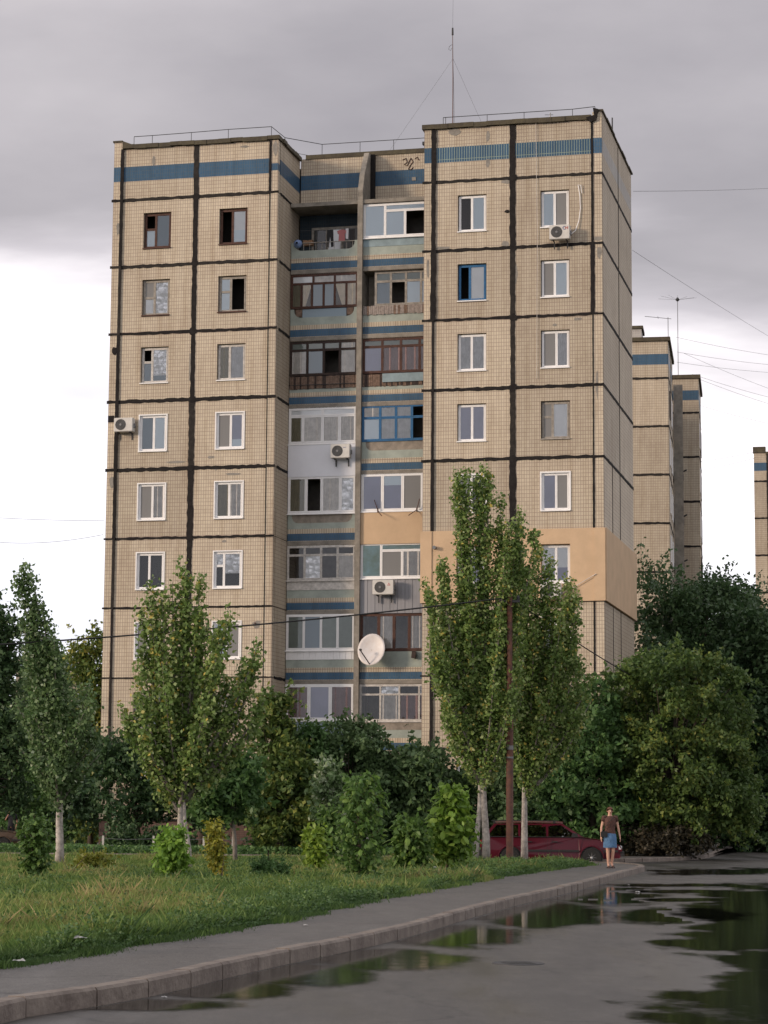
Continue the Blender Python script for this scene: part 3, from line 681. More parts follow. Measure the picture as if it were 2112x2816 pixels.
# ================================================================== THINGS FIXED TO OR STANDING ON THE BUILDING
m_acw = mat('ac_enamel', (.62,.60,.56), .5, noise_amt=.12, nscale=5)
m_grille = mat('fan_grille', (.07,.07,.07), .6)
def ac(u, v, z, label, wd=.80, ht=.56, logo=None):
    o = empty('air_conditioner', bw(u, v, z), -YAW, label, 'air conditioner', 'air conditioner units on the block')
    mb = MB(); mb.box(-wd/2, wd/2, -.15, .15, -ht/2, ht/2); c_ = mb.build('casing', m_acw, o)
    b = bmesh.new(); b.from_mesh(c_.data); bmesh.ops.bevel(b, geom=b.edges[:], offset=.018, segments=2, affect='EDGES'); b.to_mesh(c_.data); b.free()
    mb = MB(); cx_ = -wd*.14; mb.lathe([(.225, -.158), (.225, -.148)], (cx_, 0, 0), 20, 'y'); mb.build('fan_guard', m_grille, o)
    mb = MB(); mb.lathe([(.05, -.175), (.05, -.16)], (cx_, 0, 0), 10, 'y')
    for r in (.09, .13, .17, .21):
        mb.tube([(cx_+r*math.cos(t*math.pi/8), -.162, r*math.sin(t*math.pi/8)) for t in range(17)], .004, 4)
    mb.build('fan_grille', m_metal, o)
    mb = MB()
    for s in (-.28, .24): mb.box(s, s+.04, -.17, .28, -ht/2-.05, -ht/2-.008); mb.box(s, s+.04, .22, .27, -ht/2-.3, -ht/2-.06)
    mb.build('bracket', m_dkmetal, o)
    mb = MB(); mb.box(wd/2, wd/2+.05, -.05, .08, -.12, .05); mb.build('valve_cover', m_metal, o)
    return o
ac1 = ac(-1.62, -.35, 23.98, 'air conditioner with red and blue logo under the top floor window of the right wing')
ac2 = ac(-19.42, -.25, 16.98, 'air conditioner left of a window on the tarred joint of the left wing')
ac3 = ac(-10.84, 1.55, 15.93, 'air conditioner hanging on the white siding of the left loggia column')
ac4 = ac(-9.02, 1.52, 10.4, 'air conditioner on the grey corrugated loggia front above the satellite dish', .86, .58)
ac5 = ac(-2.0, -.42, 9.95, 'air conditioner under the window of the ochre plastered floor, half behind the poplar')
def text(txt, size, loc, mt, parent, name='logo'):
    cu = bpy.data.curves.new(name, 'FONT'); cu.body = txt; cu.size = size; cu.extrude = .002; to_ = bpy.data.objects.new(name, cu); link(to_); bpy.context.view_layer.update()
    me = bpy.data.meshes.new_from_object(to_.evaluated_get(bpy.context.evaluated_depsgraph_get())); bpy.data.objects.remove(to_); me.materials.clear(); me.materials.append(mt)
    o = bpy.data.objects.new(name, me); link(o, parent); o.location = loc; o.rotation_euler = (math.pi/2, 0, 0); return o
m_red = mat('red_print', (.5,.04,.03), .5); m_bl = mat('blue_print', (.03,.05,.25), .5)
text('C', .19, (.12, -.16, .08), m_bl, ac1, 'logo_letter'); text('H', .17, (.22, -.16, .09), m_red, ac1, 'logo_letter')
for dx, dz in ((0, .035), (-.035, -.02), (.035, -.02)):
    mb = MB(); mb.prism([(.24+dx, .10+dz-.03), (.24+dx+.02, .10+dz), (.24+dx, .10+dz+.03), (.24+dx-.02, .10+dz)], -.162, -.152, 'xz'); mb.build('emblem', m_red, ac4)
mb = MB(); mb.box(.12, .25, -.16, -.152, .13, .145); mb.build('logo_strip', m_bl, ac3)
# drain hose of the top unit
mb = MB(); mb.tube([tuple(bw(u, v, z)) for u, v, z in ((-1.2, -.2, 23.95), (-1.05, -.1, 24.1), (-.92, -.05, 24.5), (-.86, -.04, 25.0), (-.88, -.04, 25.5), (-.94, -.05, 25.9))], .018, 6)
mb.tube([tuple(bw(u, v, z)) for u, v, z in ((-.97, -.06, 25.92), (-.84, -.06, 25.93), (-.80, -.05, 25.6))], .016, 5)
tag(mb.build('drain_hose', m_white), 'white drain hose looping up the tiles beside the top right window', 'hose')
mb = MB(); mb.tube([tuple(bw(u, -.16, z)) for u, z in ((-1.6, 9.9), (-1.2, 10.1), (-.6, 10.45), (-.3, 10.62))], .014, 5)
tag(mb.build('drain_hose', m_curt), 'thin pale hose running up the ochre plastered wall', 'hose')
# satellite dish
dish = empty('satellite_dish', bw(-9.47, 1.35, 7.93), -YAW, 'large white satellite dish on the dividing fin of the loggias', 'satellite dish')
n = 28; R0, dep_ = .62, .11
mb = MB(); vs = []; fs = []
ax = Vector((-.12, -1, .22)).normalized(); ex = ax.cross(Vector((0,0,1))).normalized(); ez = ex.cross(ax)
rings = [0, .3, .6, .85, 1.0]
for q, off in ((0, 0), (1, .012)):
    for r in rings:
        for k in range(n):
            t = 2*math.pi*k/n; p = ex*(R0*.93*r*math.cos(t))+ez*(R0*1.05*r*math.sin(t))+ax*(dep_*(r*r-1)-off); vs.append(tuple(p))
for q in range(2):
    for i in range(4):
        for k in range(n):
            o = q*5*n; fs.append((o+i*n+k, o+i*n+(k+1) % n, o+(i+1)*n+(k+1) % n, o+(i+1)*n+k))
for k in range(n): fs.append((4*n+k, 4*n+(k+1) % n, 9*n+(k+1) % n, 9*n+k))
mb.add(vs, fs); m_dish = mat('dish_enamel', (.68,.66,.66), .45, noise_amt=.06, nscale=4, col2=(.60,.55,.52)); mb.build('reflector', m_dish, dish, smooth=True)
hb = ez*(-R0*1.02); tip = ax*.45+ex*.30-ez*.14
mb = MB(); mb.tube([tuple(hb-ax*.05), tuple(tip)], .022, 6); mb.build('feed_arm', m_dkmetal, dish)
mb = MB(); mb.tube([tuple(tip), tuple(tip-ax*.12+ez*.03)], .045, 8); mb.build('feed_horn', m_dkmetal, dish)
mb = MB(); mb.tube([tuple(-ax*.12), tuple(-ax*.3+Vector((-.25,.2,0))), (-.55, .5, 0)], .03, 6); mb.build('mount', m_dkmetal, dish)
# antenna mast and small aerial on the roof
mast = empty('antenna_mast', bw(-6.3, 1.6, 28.3), -YAW, 'tall thin rusty antenna mast with guy wires on the roof of the right wing', 'antenna')
mb = MB(); mb.tube([(0,0,0), (0,0,2.9), (-.02,0,4.7)], [.026, .020, .014], 6); mb.build('mast_tube', mat('mast_red', (.13,.075,.065), .7), mast)
mb = MB(); mb.tube([(-.02,0,4.7), (-.02,0,5.0)], [.045, .035], 6); mb.tube([(-.02,0,5.0), (0,0,6.6)], .004, 4); mb.tube([(-.04,0,4.3), (-.16,0,4.22), (-.18,0,4.1), (-.1,0,4.05), (-.05,0,4.15)], .008, 4); mb.build('whip', m_dkmetal, mast)
for p in ((1.4, 1.0, .3), (-3.6, 2.6, .3), (-.5, 3, .3)):
    mb = MB(); mb.tube([(0,0,3.7), p], .005, 4); mb.build('guy_wire', m_thinwire, mast)
aer = empty('roof_aerial', bw(-2.4, 2.2, 28.3), -YAW, 'small multi element television aerial standing on the right roof', 'antenna')
mb = MB(); mb.tube([(0,0,0), (0,0,1.35)], .022, 6); mb.build('mast_tube', m_metal, aer)
for i in range(5):
    mb = MB(); mb.tube([(-.22, -.03, .55+.18*i), (.02, .02, .55+.18*i), (.1, .1, .57+.18*i)], .012, 4); mb.build('aerial_element', m_metal, aer)
# washing, basin and box on the open top loggia
line = MB(); p0 = bw(-12.8, 1.98, 25.25); p1 = bw(-10.4, 1.98, 25.25); line.tube([tuple(p0), tuple((p0+p1)/2-Vector((0,0,.05))), tuple(p1)], .006, 4)
tag(line.build('clothesline', m_thinwire), 'thin washing line strung across the open top loggia', 'clothesline')
def cloth(u, z1, pts, mt, label, cat, name):
    mb = MB(); mb.prism([(x, z) for x, z in pts], -.02, .02, 'xz'); o = mb.build(name, mt); o.location = bw(u, 1.98, z1); o.rotation_euler = (0,0,-YAW)
    tag(o, label, cat, 'washing on the top loggia'); return o
m_blk = mat('black_cloth', (.02,.02,.022), .9); m_pk = mat('pink_cloth', (.38,.14,.14), .9); m_wc = mat('white_cloth', (.55,.54,.56), .9)
cloth(-11.5, 25.22, [(-.13,0),(.13,0),(.15,-.7),(.05,-.72),(.0,-.25),(-.05,-.74),(-.14,-.7)], m_blk, 'black trousers hanging on the washing line of the top loggia', 'trousers', 'hanging_trousers')
cloth(-11.0, 25.2, [(-.2,-.05),(-.08,0),(.08,0),(.2,-.05),(.17,-.18),(.12,-.15),(.14,-.5),(-.14,-.5),(-.12,-.15),(-.17,-.18)], m_pk, 'pink shirt hanging on the washing line of the top loggia', 'shirt', 'hanging_shirt')
cloth(-10.78, 25.24, [(-.06,0),(.06,0),(.05,-.45),(-.05,-.42)], m_wc, 'narrow white cloth hanging on the washing line of the top loggia', 'cloth', 'hanging_cloth')
cloth(-10.58, 25.2, [(-.12,0),(.12,0),(.1,-.62),(-.02,-.6),(-.1,-.4)], m_blk, 'black jumper hanging beside the concrete fin on the top loggia', 'jumper', 'hanging_jumper')
o = MB().lathe([(.05,-.07), (.12,-.05), (.17,.04), (.19,.11), (.18,.115), (.1,.02)], n=14, axis='y').build('washbasin', mat('blue_plastic', (.18,.26,.45), .5), smooth=True); o.location = bw(-12.85, 1.82, 24.68); o.rotation_euler = (0,0,-YAW)
tag(o, 'round blue washbasin hung on the railing of the top loggia', 'basin')
o = MB().box(-.2,.2,-.12,.12,-.1,.1).box(-.21,-.05,-.125,.125,.101,.12).box(.05,.21,-.125,.125,.101,.12).build('storage_box', mat('tan_card', (.25,.15,.09), .9)); o.location = bw(-12.45, 2.1, 24.72); o.rotation_euler = (0,0,-YAW)
tag(o, 'small brown box on the ledge of the top loggia beside the basin', 'box')
# dark cloth bag on the railing of the third floor right loggia
o = MB().prism([(-.09,-.14),(.08,-.16),(.1,.08),(.04,.14),(-.06,.13)], -.06, .06, 'xz').build('hanging_bag', m_dkbrown); o.location = bw(-7.85, 1.8, 7.75); o.rotation_euler = (0,0,-YAW)
tag(o, 'dark bag hanging below the brown glazed loggia right of the dish', 'bag')

# ================================================================== NEIGHBOURING BLOCKS
def block_facade(parent, axis, pos, us, v_narrow, windows, z_lo=1.18, top=28.55, band=m_blue, th=.28):
    for i in range(len(us)-1):
        wall_panel(parent, axis, pos, us[i], us[i+1], ROW[1], top, bands=[(BLUEZ[0], BLUEZ[1], band)], th=th)
        for k in range(1, 10):
            hole = None
            if windows and i in windows:
                c_ = (us[i]+us[i+1])/2; hole = (c_-.6, c_+.6, ROW[k]-2.11, ROW[k]-.57)
            wall_panel(parent, axis, pos, us[i], us[i+1], ROW[k+1], ROW[k], hole, th=th)
            if hole and axis == 'u':
                glazing('window', parent, hole[0]+.02, hole[1]-.02, hole[2]+.04, hole[3]-.02, pos+.1, m_white if random.random() < .6 else m_greywood, two(random.choice(['net','curt','lace','dark','blind']), random.choice(['curt','dark','net','blind'])))
    for k in range(1, 11): seam(parent, axis, pos, us[0], us[-1], ROW[k], ROW[k], .13, jit=.3)
    for x in us[1:-1]: seam(parent, axis, pos, 1.2, top, x, x, .12, horiz=False, jit=.15)
# block behind on the right: blank end wall towards us, window front seen edge-on
c2 = at(1838, 1000, 127.5)
b2 = empty('apartment_building', (c2.x, 127.5, 0), -.16, 'tiled nine storey block behind on the right, seen at its blank end wall', 'apartment building')
block_facade(b2, 'u', 0, [-8, -.02], None, None)
def side_windows(parent, pos, vs_, ks=range(1, 10)):
    for k in ks:
        for v in vs_:
            mb = MB(); z0, z1 = ROW[k]-2.11, ROW[k]-.57
            mb.box(pos-.02, pos+.05, v, v+.08, z0, z1); mb.box(pos-.02, pos+.05, v+1.12, v+1.2, z0, z1); mb.box(pos-.02, pos+.05, v+.08, v+1.12, z0, z0+.08); mb.box(pos-.02, pos+.05, v+.08, v+1.12, z1-.08, z1); mb.box(pos-.02, pos+.04, v+.56, v+.64, z0+.08, z1-.08)
            f = mb.build('window', m_white if random.random() < .6 else m_dkbrown, parent)
            mb = MB(); mb.box(pos-.03, pos+.015, v+.08, v+1.12, z0+.08, z1-.08); mb.build('pane', m_glass if False else m_net, f)
block_facade(b2, 's', .0, [.02, 3.2, 6.4, 6.9], None, None, th=.25)
side_windows(b2, 0, (1.0, 4.2))
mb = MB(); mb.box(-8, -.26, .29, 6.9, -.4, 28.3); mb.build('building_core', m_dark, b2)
mb = MB(); mb.box(-8.1, .12, -.12, .3, 28.55, 28.78); mb.box(-.3, .12, .3, 7, 28.55, 28.75); mb.build('roof_flashing', m_cap, b2)
mb = MB(); mb.box(.0, .55, 8.6, 8.9, 0, 27.6); mb.build('concrete_fin', m_conc, b2)
for k in range(1, 10):
    mb = MB(); mb.box(-1.4, -.1, 6.9, 11.6, ROW[k+1]-.19, ROW[k+1]+1.0); mb.build('tiled_parapet', m_band, b2)
    mb = MB(); mb.box(-1.4, -.14, 6.9, 11.6, ROW[k+1]+1.0, ROW[k]-.2); mb.build('loggia_glazing', m_net if k % 2 else m_greengl, b2)
# its further wing
mb = MB(); mb.box(-8, 1.2, 11.6, 17.8, 0, 28.3); 
wall_o = None
block_facade(b2, 'u', 11.6, [-1.3, 1.48], None, None)
block_facade(b2, 's', 1.48, [11.63, 14.8, 18.0], None, None, th=.25); side_windows(b2, 1.48, (12.4, 15.4))
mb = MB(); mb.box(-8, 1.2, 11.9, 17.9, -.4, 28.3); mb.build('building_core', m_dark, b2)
mb = MB(); mb.box(-1.4, 1.6, 11.48, 11.9, 28.55, 28.78); mb.box(1.2, 1.6, 11.9, 18.1, 28.55, 28.75); mb.build('roof_flashing', m_cap, b2)
for k in (2, 3, 4, 5):
    mb = MB(); mb.box(-.1, .5, 10.8, 11.5, ROW[k]-1.5, ROW[k]-1.1); mb.tube([(.2, 11.2, ROW[k]-1.1), (.7, 11.0, ROW[k]-.9)], .05); mb.build('balcony_clutter', m_dkmetal, b2)
# roof things of that block
def b2w(u, v, z): return b2.matrix_basis @ Vector((u, v, z))
o = empty('roof_hut', tuple(b2w(-2.7, 2.6, 28.4)), -.16, 'pale ventilation hut on the roof of the block behind', 'roof hut')
mb = MB(); mb.box(-1.1, 1.1, -1, 1, 0, 1.25); mb.build('hut_wall', m_paleband, o); mb = MB(); mb.box(-1.2, 1.2, -1.1, 1.1, 1.25, 1.42); mb.build('roof', m_cap, o)
mb = MB(); mb.tube([(-1.4, -1.05, 0), (-1.4, -1.05, 1.1), (-1.2, -1.05, 1.3)], .05); mb.build('pipe', m_oldwhite, o)
for (p, h, lab) in ((( -.2, 6.2, 28.4), 2.9, 'thin aerial mast with a cross bar on the near wing of the block behind'), ((.2, 12.5, 28.4), 5.4, 'thin tall aerial with radial whips on the further wing of the block behind')):
    o = empty('antenna_mast', tuple(b2w(*p)), -.16, lab, 'antenna')
    mb = MB(); mb.tube([(0,0,0), (0,0,h)], .022, 5); mb.build('mast_tube', m_metal, o)
    mb = MB()
    if h < 4: mb.tube([(-1.4, 0, h+.1), (.2, 0, h-.1)], .015, 4); mb.tube([(-.6, -.3, h), (-.6, .3, h)], .012, 4)
    else:
        mb.lathe([(.04, h-.1), (.14, h), (.05, h+.15)], n=8)
        for t in range(7): a_ = t*math.pi/6; mb.tube([(0,0,h), (1.2*math.cos(a_), .4*math.sin(a_*2), h+.1+.2*math.sin(a_))], .006, 4)
    mb.build('aerial_element', m_dkmetal, o)
# third block, cut by the right edge of the picture
c3 = at(2076, 1500, 168)
b3 = empty('apartment_building', (c3.x, 168, 0), -.2, 'distant tiled block at the right edge with a blue band and tarred joints', 'apartment building')
block_facade(b3, 'u', 0, [0, 1.0, 4.2, 7.4, 8.4], None, [1, 2])
mb = MB(); mb.box(0, 8.4, .29, 9, -.4, 28.3); mb.build('building_core', m_dark, b3); mb = MB(); mb.box(-.05, .9, -.1, .4, 28.55, 29.0); mb.box(.9, 8.5, -.1, .4, 28.4, 28.62); mb.build('roof_flashing', m_cap, b3)
mb = MB(); mb.tube([(1.2, .6, 29.3), (8, .6, 29.3)], .03); [mb.tube([(x, .6, 28.4), (x, .6, 29.3)], .03) for x in (1.4, 4.0, 6.6)]; mb.build('roof_railing', m_dkmetal, b3)
# far block on the left above the trees
c4 = at(44, 1850, 420)
b4 = empty('apartment_building', (c4.x, 420, 0), .12, 'far pale block with a grey roof band, peeping over the trees at the left', 'apartment building')
for i in range(4):
    wall_panel(b4, 'u', 0, i*3.4, i*3.4+3.4, 26.38, 29.3, bands=[(27.6, 28.6, m_bluegrey)])
    for k in range(1, 10):
        c_ = i*3.4+1.7; wall_panel(b4, 'u', 0, i*3.4, i*3.4+3.4, ROW[k+1], ROW[k], (c_-.6, c_+.6, ROW[k]-2.1, ROW[k]-.6))
        mb = MB(); mb.box(c_-.6, c_+.6, .1, .15, ROW[k]-2.1, ROW[k]-.6); mb.build('window', m_white if i == 3 else m_net, b4)
mb = MB(); mb.box(0, 13.6, .29, 9, -.4, 29); mb.build('building_core', m_dark, b4); mb = MB(); mb.box(-.2, 13.8, -.2, 9, 29.3, 29.6); mb.build('roof', m_cap, b4)

# ================================================================== GROUND
def poly(name, pts, z, mt, kind='structure'):
    me = bpy.data.meshes.new(name); b = bmesh.new(); vs = [b.verts.new((x, y, z)) for x, y in pts]; b.faces.new(vs)
    bmesh.ops.triangulate(b, faces=b.faces[:]); bmesh.ops.recalc_face_normals(b, faces=b.faces[:])
    if b.faces and b.faces[0].normal.z < 0: bmesh.ops.reverse_faces(b, faces=b.faces[:])
    b.to_mesh(me); b.free(); me.materials.append(mt); o = bpy.data.objects.new(name, me); link(o); o['kind'] = kind; return o
m_soil = mat('weedy_soil', (.050,.060,.026), .95, nscale=.8, col2=(.07,.055,.035), bump=.8, bscale=6)
m_far = mat('far_ground', (.045,.055,.028), .95, nscale=.1, col2=(.06,.055,.04))
def asphalt(name, c1, c2, rough0, rough1, spec=.5):
    m = bpy.data.materials.new(name); m.use_nodes = True; t = m.node_tree; b = t.nodes['Principled BSDF']; L = t.links.new
    c = t.nodes.new('ShaderNodeTexCoord')
    def nn(s, d=5, r=.6, stretch=None):
        n = t.nodes.new('ShaderNodeTexNoise'); n.inputs['Scale'].default_value = s; n.inputs['Detail'].default_value = d; n.inputs['Roughness'].default_value = r
        if stretch:
            q = t.nodes.new('ShaderNodeMapping'); q.inputs['Scale'].default_value = stretch; L(c.outputs['Object'], q.inputs[0]); L(q.outputs[0], n.inputs['Vector'])
        else: L(c.outputs['Object'], n.inputs['Vector'])
        return n
    n1 = nn(.9, 10, .72, (1.4, .6, 1)); n2 = nn(70, 3); n3 = nn(.35, 6, .55, (2.2, .45, 1))
    r = t.nodes.new('ShaderNodeValToRGB'); L(n1.outputs['Fac'], r.inputs[0]); r.color_ramp.elements[0].position = .35; r.color_ramp.elements[0].color = c2+(1,); r.color_ramp.elements[1].position = .65; r.color_ramp.elements[1].color = c1+(1,)
    r2 = t.nodes.new('ShaderNodeValToRGB'); L(n2.outputs['Fac'], r2.inputs[0]); r2.color_ramp.elements[0].position = .35; r2.color_ramp.elements[0].color = (.50,.50,.50,1); r2.color_ramp.elements[1].position = .68; r2.color_ramp.elements[1].color = (1.5,1.48,1.45,1)
    q = t.nodes.new('ShaderNodeMix'); q.data_type = 'RGBA'; q.blend_type = 'MULTIPLY'; q.inputs[0].default_value = 1; L(r.outputs[0], q.inputs[6]); L(r2.outputs[0], q.inputs[7])
    dn = nn(1.3, 5); va = t.nodes.new('ShaderNodeVectorMath'); va.operation = 'MULTIPLY_ADD'; L(dn.outputs['Color'], va.inputs[0]); va.inputs[1].default_value = (.9, .9, 0); L(c.outputs['Object'], va.inputs[2])
    vo = t.nodes.new('ShaderNodeTexVoronoi'); vo.feature = 'DISTANCE_TO_EDGE'; vo.inputs['Scale'].default_value = .28; L(va.outputs[0], vo.inputs['Vector'])
    vr = t.nodes.new('ShaderNodeMapRange'); vr.inputs[1].default_value = .0; vr.inputs[2].default_value = .008; vr.inputs[3].default_value = .35; vr.inputs[4].default_value = 1.; L(vo.outputs['Distance'], vr.inputs[0])
    nm = nn(7, 6, .7); nr = t.nodes.new('ShaderNodeMapRange'); nr.inputs[1].default_value = .3; nr.inputs[2].default_value = .7; nr.inputs[3].default_value = .78; nr.inputs[4].default_value = 1.2; L(nm.outputs['Fac'], nr.inputs[0])
    mm = t.nodes.new('ShaderNodeMath'); mm.operation = 'MULTIPLY'; L(vr.outputs[0], mm.inputs[0]); L(nr.outputs[0], mm.inputs[1])
    q2 = t.nodes.new('ShaderNodeMix'); q2.data_type = 'RGBA'; q2.blend_type = 'MULTIPLY'; q2.inputs[0].default_value = 1; L(q.outputs[2], q2.inputs[6]); L(mm.outputs[0], q2.inputs[7]); L(q2.outputs[2], b.inputs['Base Color'])
    mr = t.nodes.new('ShaderNodeMapRange'); mr.inputs[1].default_value = .38; mr.inputs[2].default_value = .6; mr.inputs[3].default_value = rough0; mr.inputs[4].default_value = rough1; L(n3.outputs['Fac'], mr.inputs[0]); L(mr.outputs[0], b.inputs['Roughness'])
    b.inputs['Specular IOR Level'].default_value = spec
    u = t.nodes.new('ShaderNodeBump'); u.inputs['Strength'].default_value = .5; u.inputs['Distance'].default_value = .006; L(n2.outputs['Fac'], u.inputs['Height']); L(u.outputs[0], b.inputs['Normal'])
    return m
m_road = asphalt('wet_asphalt', (.066,.061,.056), (.036,.033,.030), .34, .60)
m_path = asphalt('damp_path_asphalt', (.100,.093,.086), (.078,.072,.066), .55, .75)
m_drive = asphalt('drive_asphalt', (.085,.078,.070), (.06,.055,.05), .4, .6)
m_kerb = mat('kerb_concrete', (.23,.195,.165), .8, nscale=3, bump=.7, bscale=18, col2=(.125,.10,.085))
poly('ground', [(-1500, -300), (1500, -300), (1500, 2600), (-1500, 2600)], -.28, m_far)
KP = [(-3.9, 8), (-3.35, 13), (-2.85, 17.3), (-2.03, 19.6), (-1.17, 23.3), (.21, 28.7), (1.91, 37.4), (3.97, 46.75), (5.77, 55.6), (7.0, 61.6), (7.35, 63.6), (7.35, 65.4), (6.9, 67.2), (5.9, 68.3), (4.4, 68.8), (1.0, 69.1), (-6, 69.9), (-14, 71.0)]
FP = [(-14, 76.6), (-2, 75.2), (4.2, 74.3), (6.6, 73.9), (7.9, 74.2), (9.78, 76.8), (11.7, 82.0), (14.9, 98.0), (20.4, 120.), (29, 150)]
def smooth_path(P, step=.25):
    P = [Vector((x, y, 0)) for x, y in P]; out_ = []
    for i in range(len(P)-1):
        p0, p1, p2, p3 = P[max(i-1, 0)], P[i], P[i+1], P[min(i+2, len(P)-1)]
        n = max(2, int((p2-p1).length/step))
        for k in range(n):
            t = k/n; out_.append(.5*((2*p1)+(-p0+p2)*t+(2*p0-5*p1+4*p2-p3)*t*t+(-p0+3*p1-3*p2+p3)*t**3))
    out_.append(P[-1]); return out_
def kerb(P, h, wd, label=None, flip=False):
    sp = smooth_path(P, .2); root = empty('kerb'); root['kind'] = 'structure'
    acc = 0.; start = 0; L_ = R_(.9, 1.05); n = 0
    for i in range(1, len(sp)):
        acc += (sp[i]-sp[i-1]).length
        if acc >= L_ or i == len(sp)-1:
            a, b = sp[start], sp[i]; d = (b-a); ln = d.length; d.normalize(); nn = Vector((-d.y, d.x, 0))*(-1 if flip else 1)
            g = .014; zt_ = h+R_(-.006, .006); tilt = R_(-.008, .008)
            a2, b2_ = a+d*g+nn*tilt, b-d*g-nn*tilt; c_ = .025
            mb = MB(); 
            prof = [(0, -.2), (0.004, zt_-c_), (c_, zt_), (wd, zt_), (wd, -.2)]
            vs = [a2+nn*x+Vector((0,0,z)) for x, z in prof]+[b2_+nn*x+Vector((0,0,z)) for x, z in prof]
            mb.add(vs, [(0,1,6,5), (1,2,7,6), (2,3,8,7), (3,4,9,8), (4,3,2,1,0), (5,6,7,8,9)]); mb.build('kerb_stone', m_kerb, root, recalc=True)
            start = i; acc = 0; L_ = R_(.9, 1.05); n += 1
    return root
kerb(KP, .155, .17); kerb(FP, .13, .16)
def offset(P, d):
    sp = smooth_path(P, .6); o_ = []
    for i, p in enumerate(sp):
        t = (sp[min(i+1, len(sp)-1)]-sp[max(i-1, 0)]).normalized(); o_.append((p.x-t.y*d, p.y+t.x*d))
    return o_
kin = offset(KP, .16)
# path between the kerb and the grass
GI = [(-6.1, 12), (-4.6, 17.6), (-3.85, 20.5), (-3.2, 22.4), (-2.35, 26.2), (-1.35, 30.2), (-.45, 36), (1.0, 43.2), (3.0, 53), (5.0, 60.8), (5.9, 64.0), (6.0, 65.8), (5.2, 67.2), (3.8, 67.8), (0, 68.1), (-14, 69.7)]
gi = [(p.x, p.y) for p in smooth_path(GI, .6)]
poly('path', kin+gi[::-1], .135, m_path)
poly('road', [(p.x-.02, p.y) for p in smooth_path(KP[:9], .8)]+[(6.9, 61.6), (7.2, 65), (7.2, 67.4), (7.3, 74.2), (7.9, 74.5)]+[(p.x-.05, p.y) for p in smooth_path(FP[5:], 2)]+[(60, 170), (60, -5), (-4.6, -5)], 0., m_road)
mb = MB(); dv = [(7.35, 66.6, 7.35, 74.3, 0.), (6.3, 68.0, 6.6, 74.4, -.05), (4.6, 68.75, 4.6, 74.6, -.12), (-2, 69.2, -2, 75.6, -.14), (-14, 70.9, -14, 77, -.14), (-40, 73, -40, 79.5, -.14)]
mb.add([(a, b, z) for a, b, c, d, z in dv]+[(c, d, z) for a, b, c, d, z in dv], [(i, i+6, i+7, i+1) for i in range(5)]); o = mb.build('driveway', m_drive); o['kind'] = 'structure'
lawn = poly('lawn', [(-40, 12)]+[(x+.05, y) for x, y in gi]+[(-14, 69.75), (-40, 71.5)], .13, m_soil)
poly('garden', [(x, y) for x, y in offset(FP, .14)]+[(29, 151), (12, 90), (-60, 90), (-60, 79), (-40, 78.5)], .10, mat('garden_soil', (.045,.035,.024), .95, nscale=1.2, col2=(.03,.04,.018), bump=.6, bscale=8))
m_dirt = mat('reddish_dirt', (.16,.10,.08), .9, noise_amt=.3, nscale=2)
poly('dirt_patch', [(-13.5, 60.5), (-9.6, 62.5), (-9.4, 66), (-10.5, 69.8), (-20, 70.6), (-20, 60)], .138, m_dirt)

fp = [(p.x, p.y) for p in smooth_path(FP[2:9], 1.)]
poly('pavement', offset(FP[2:9], .14)+offset(FP[2:9], 1.9)[::-1], .125, m_path)
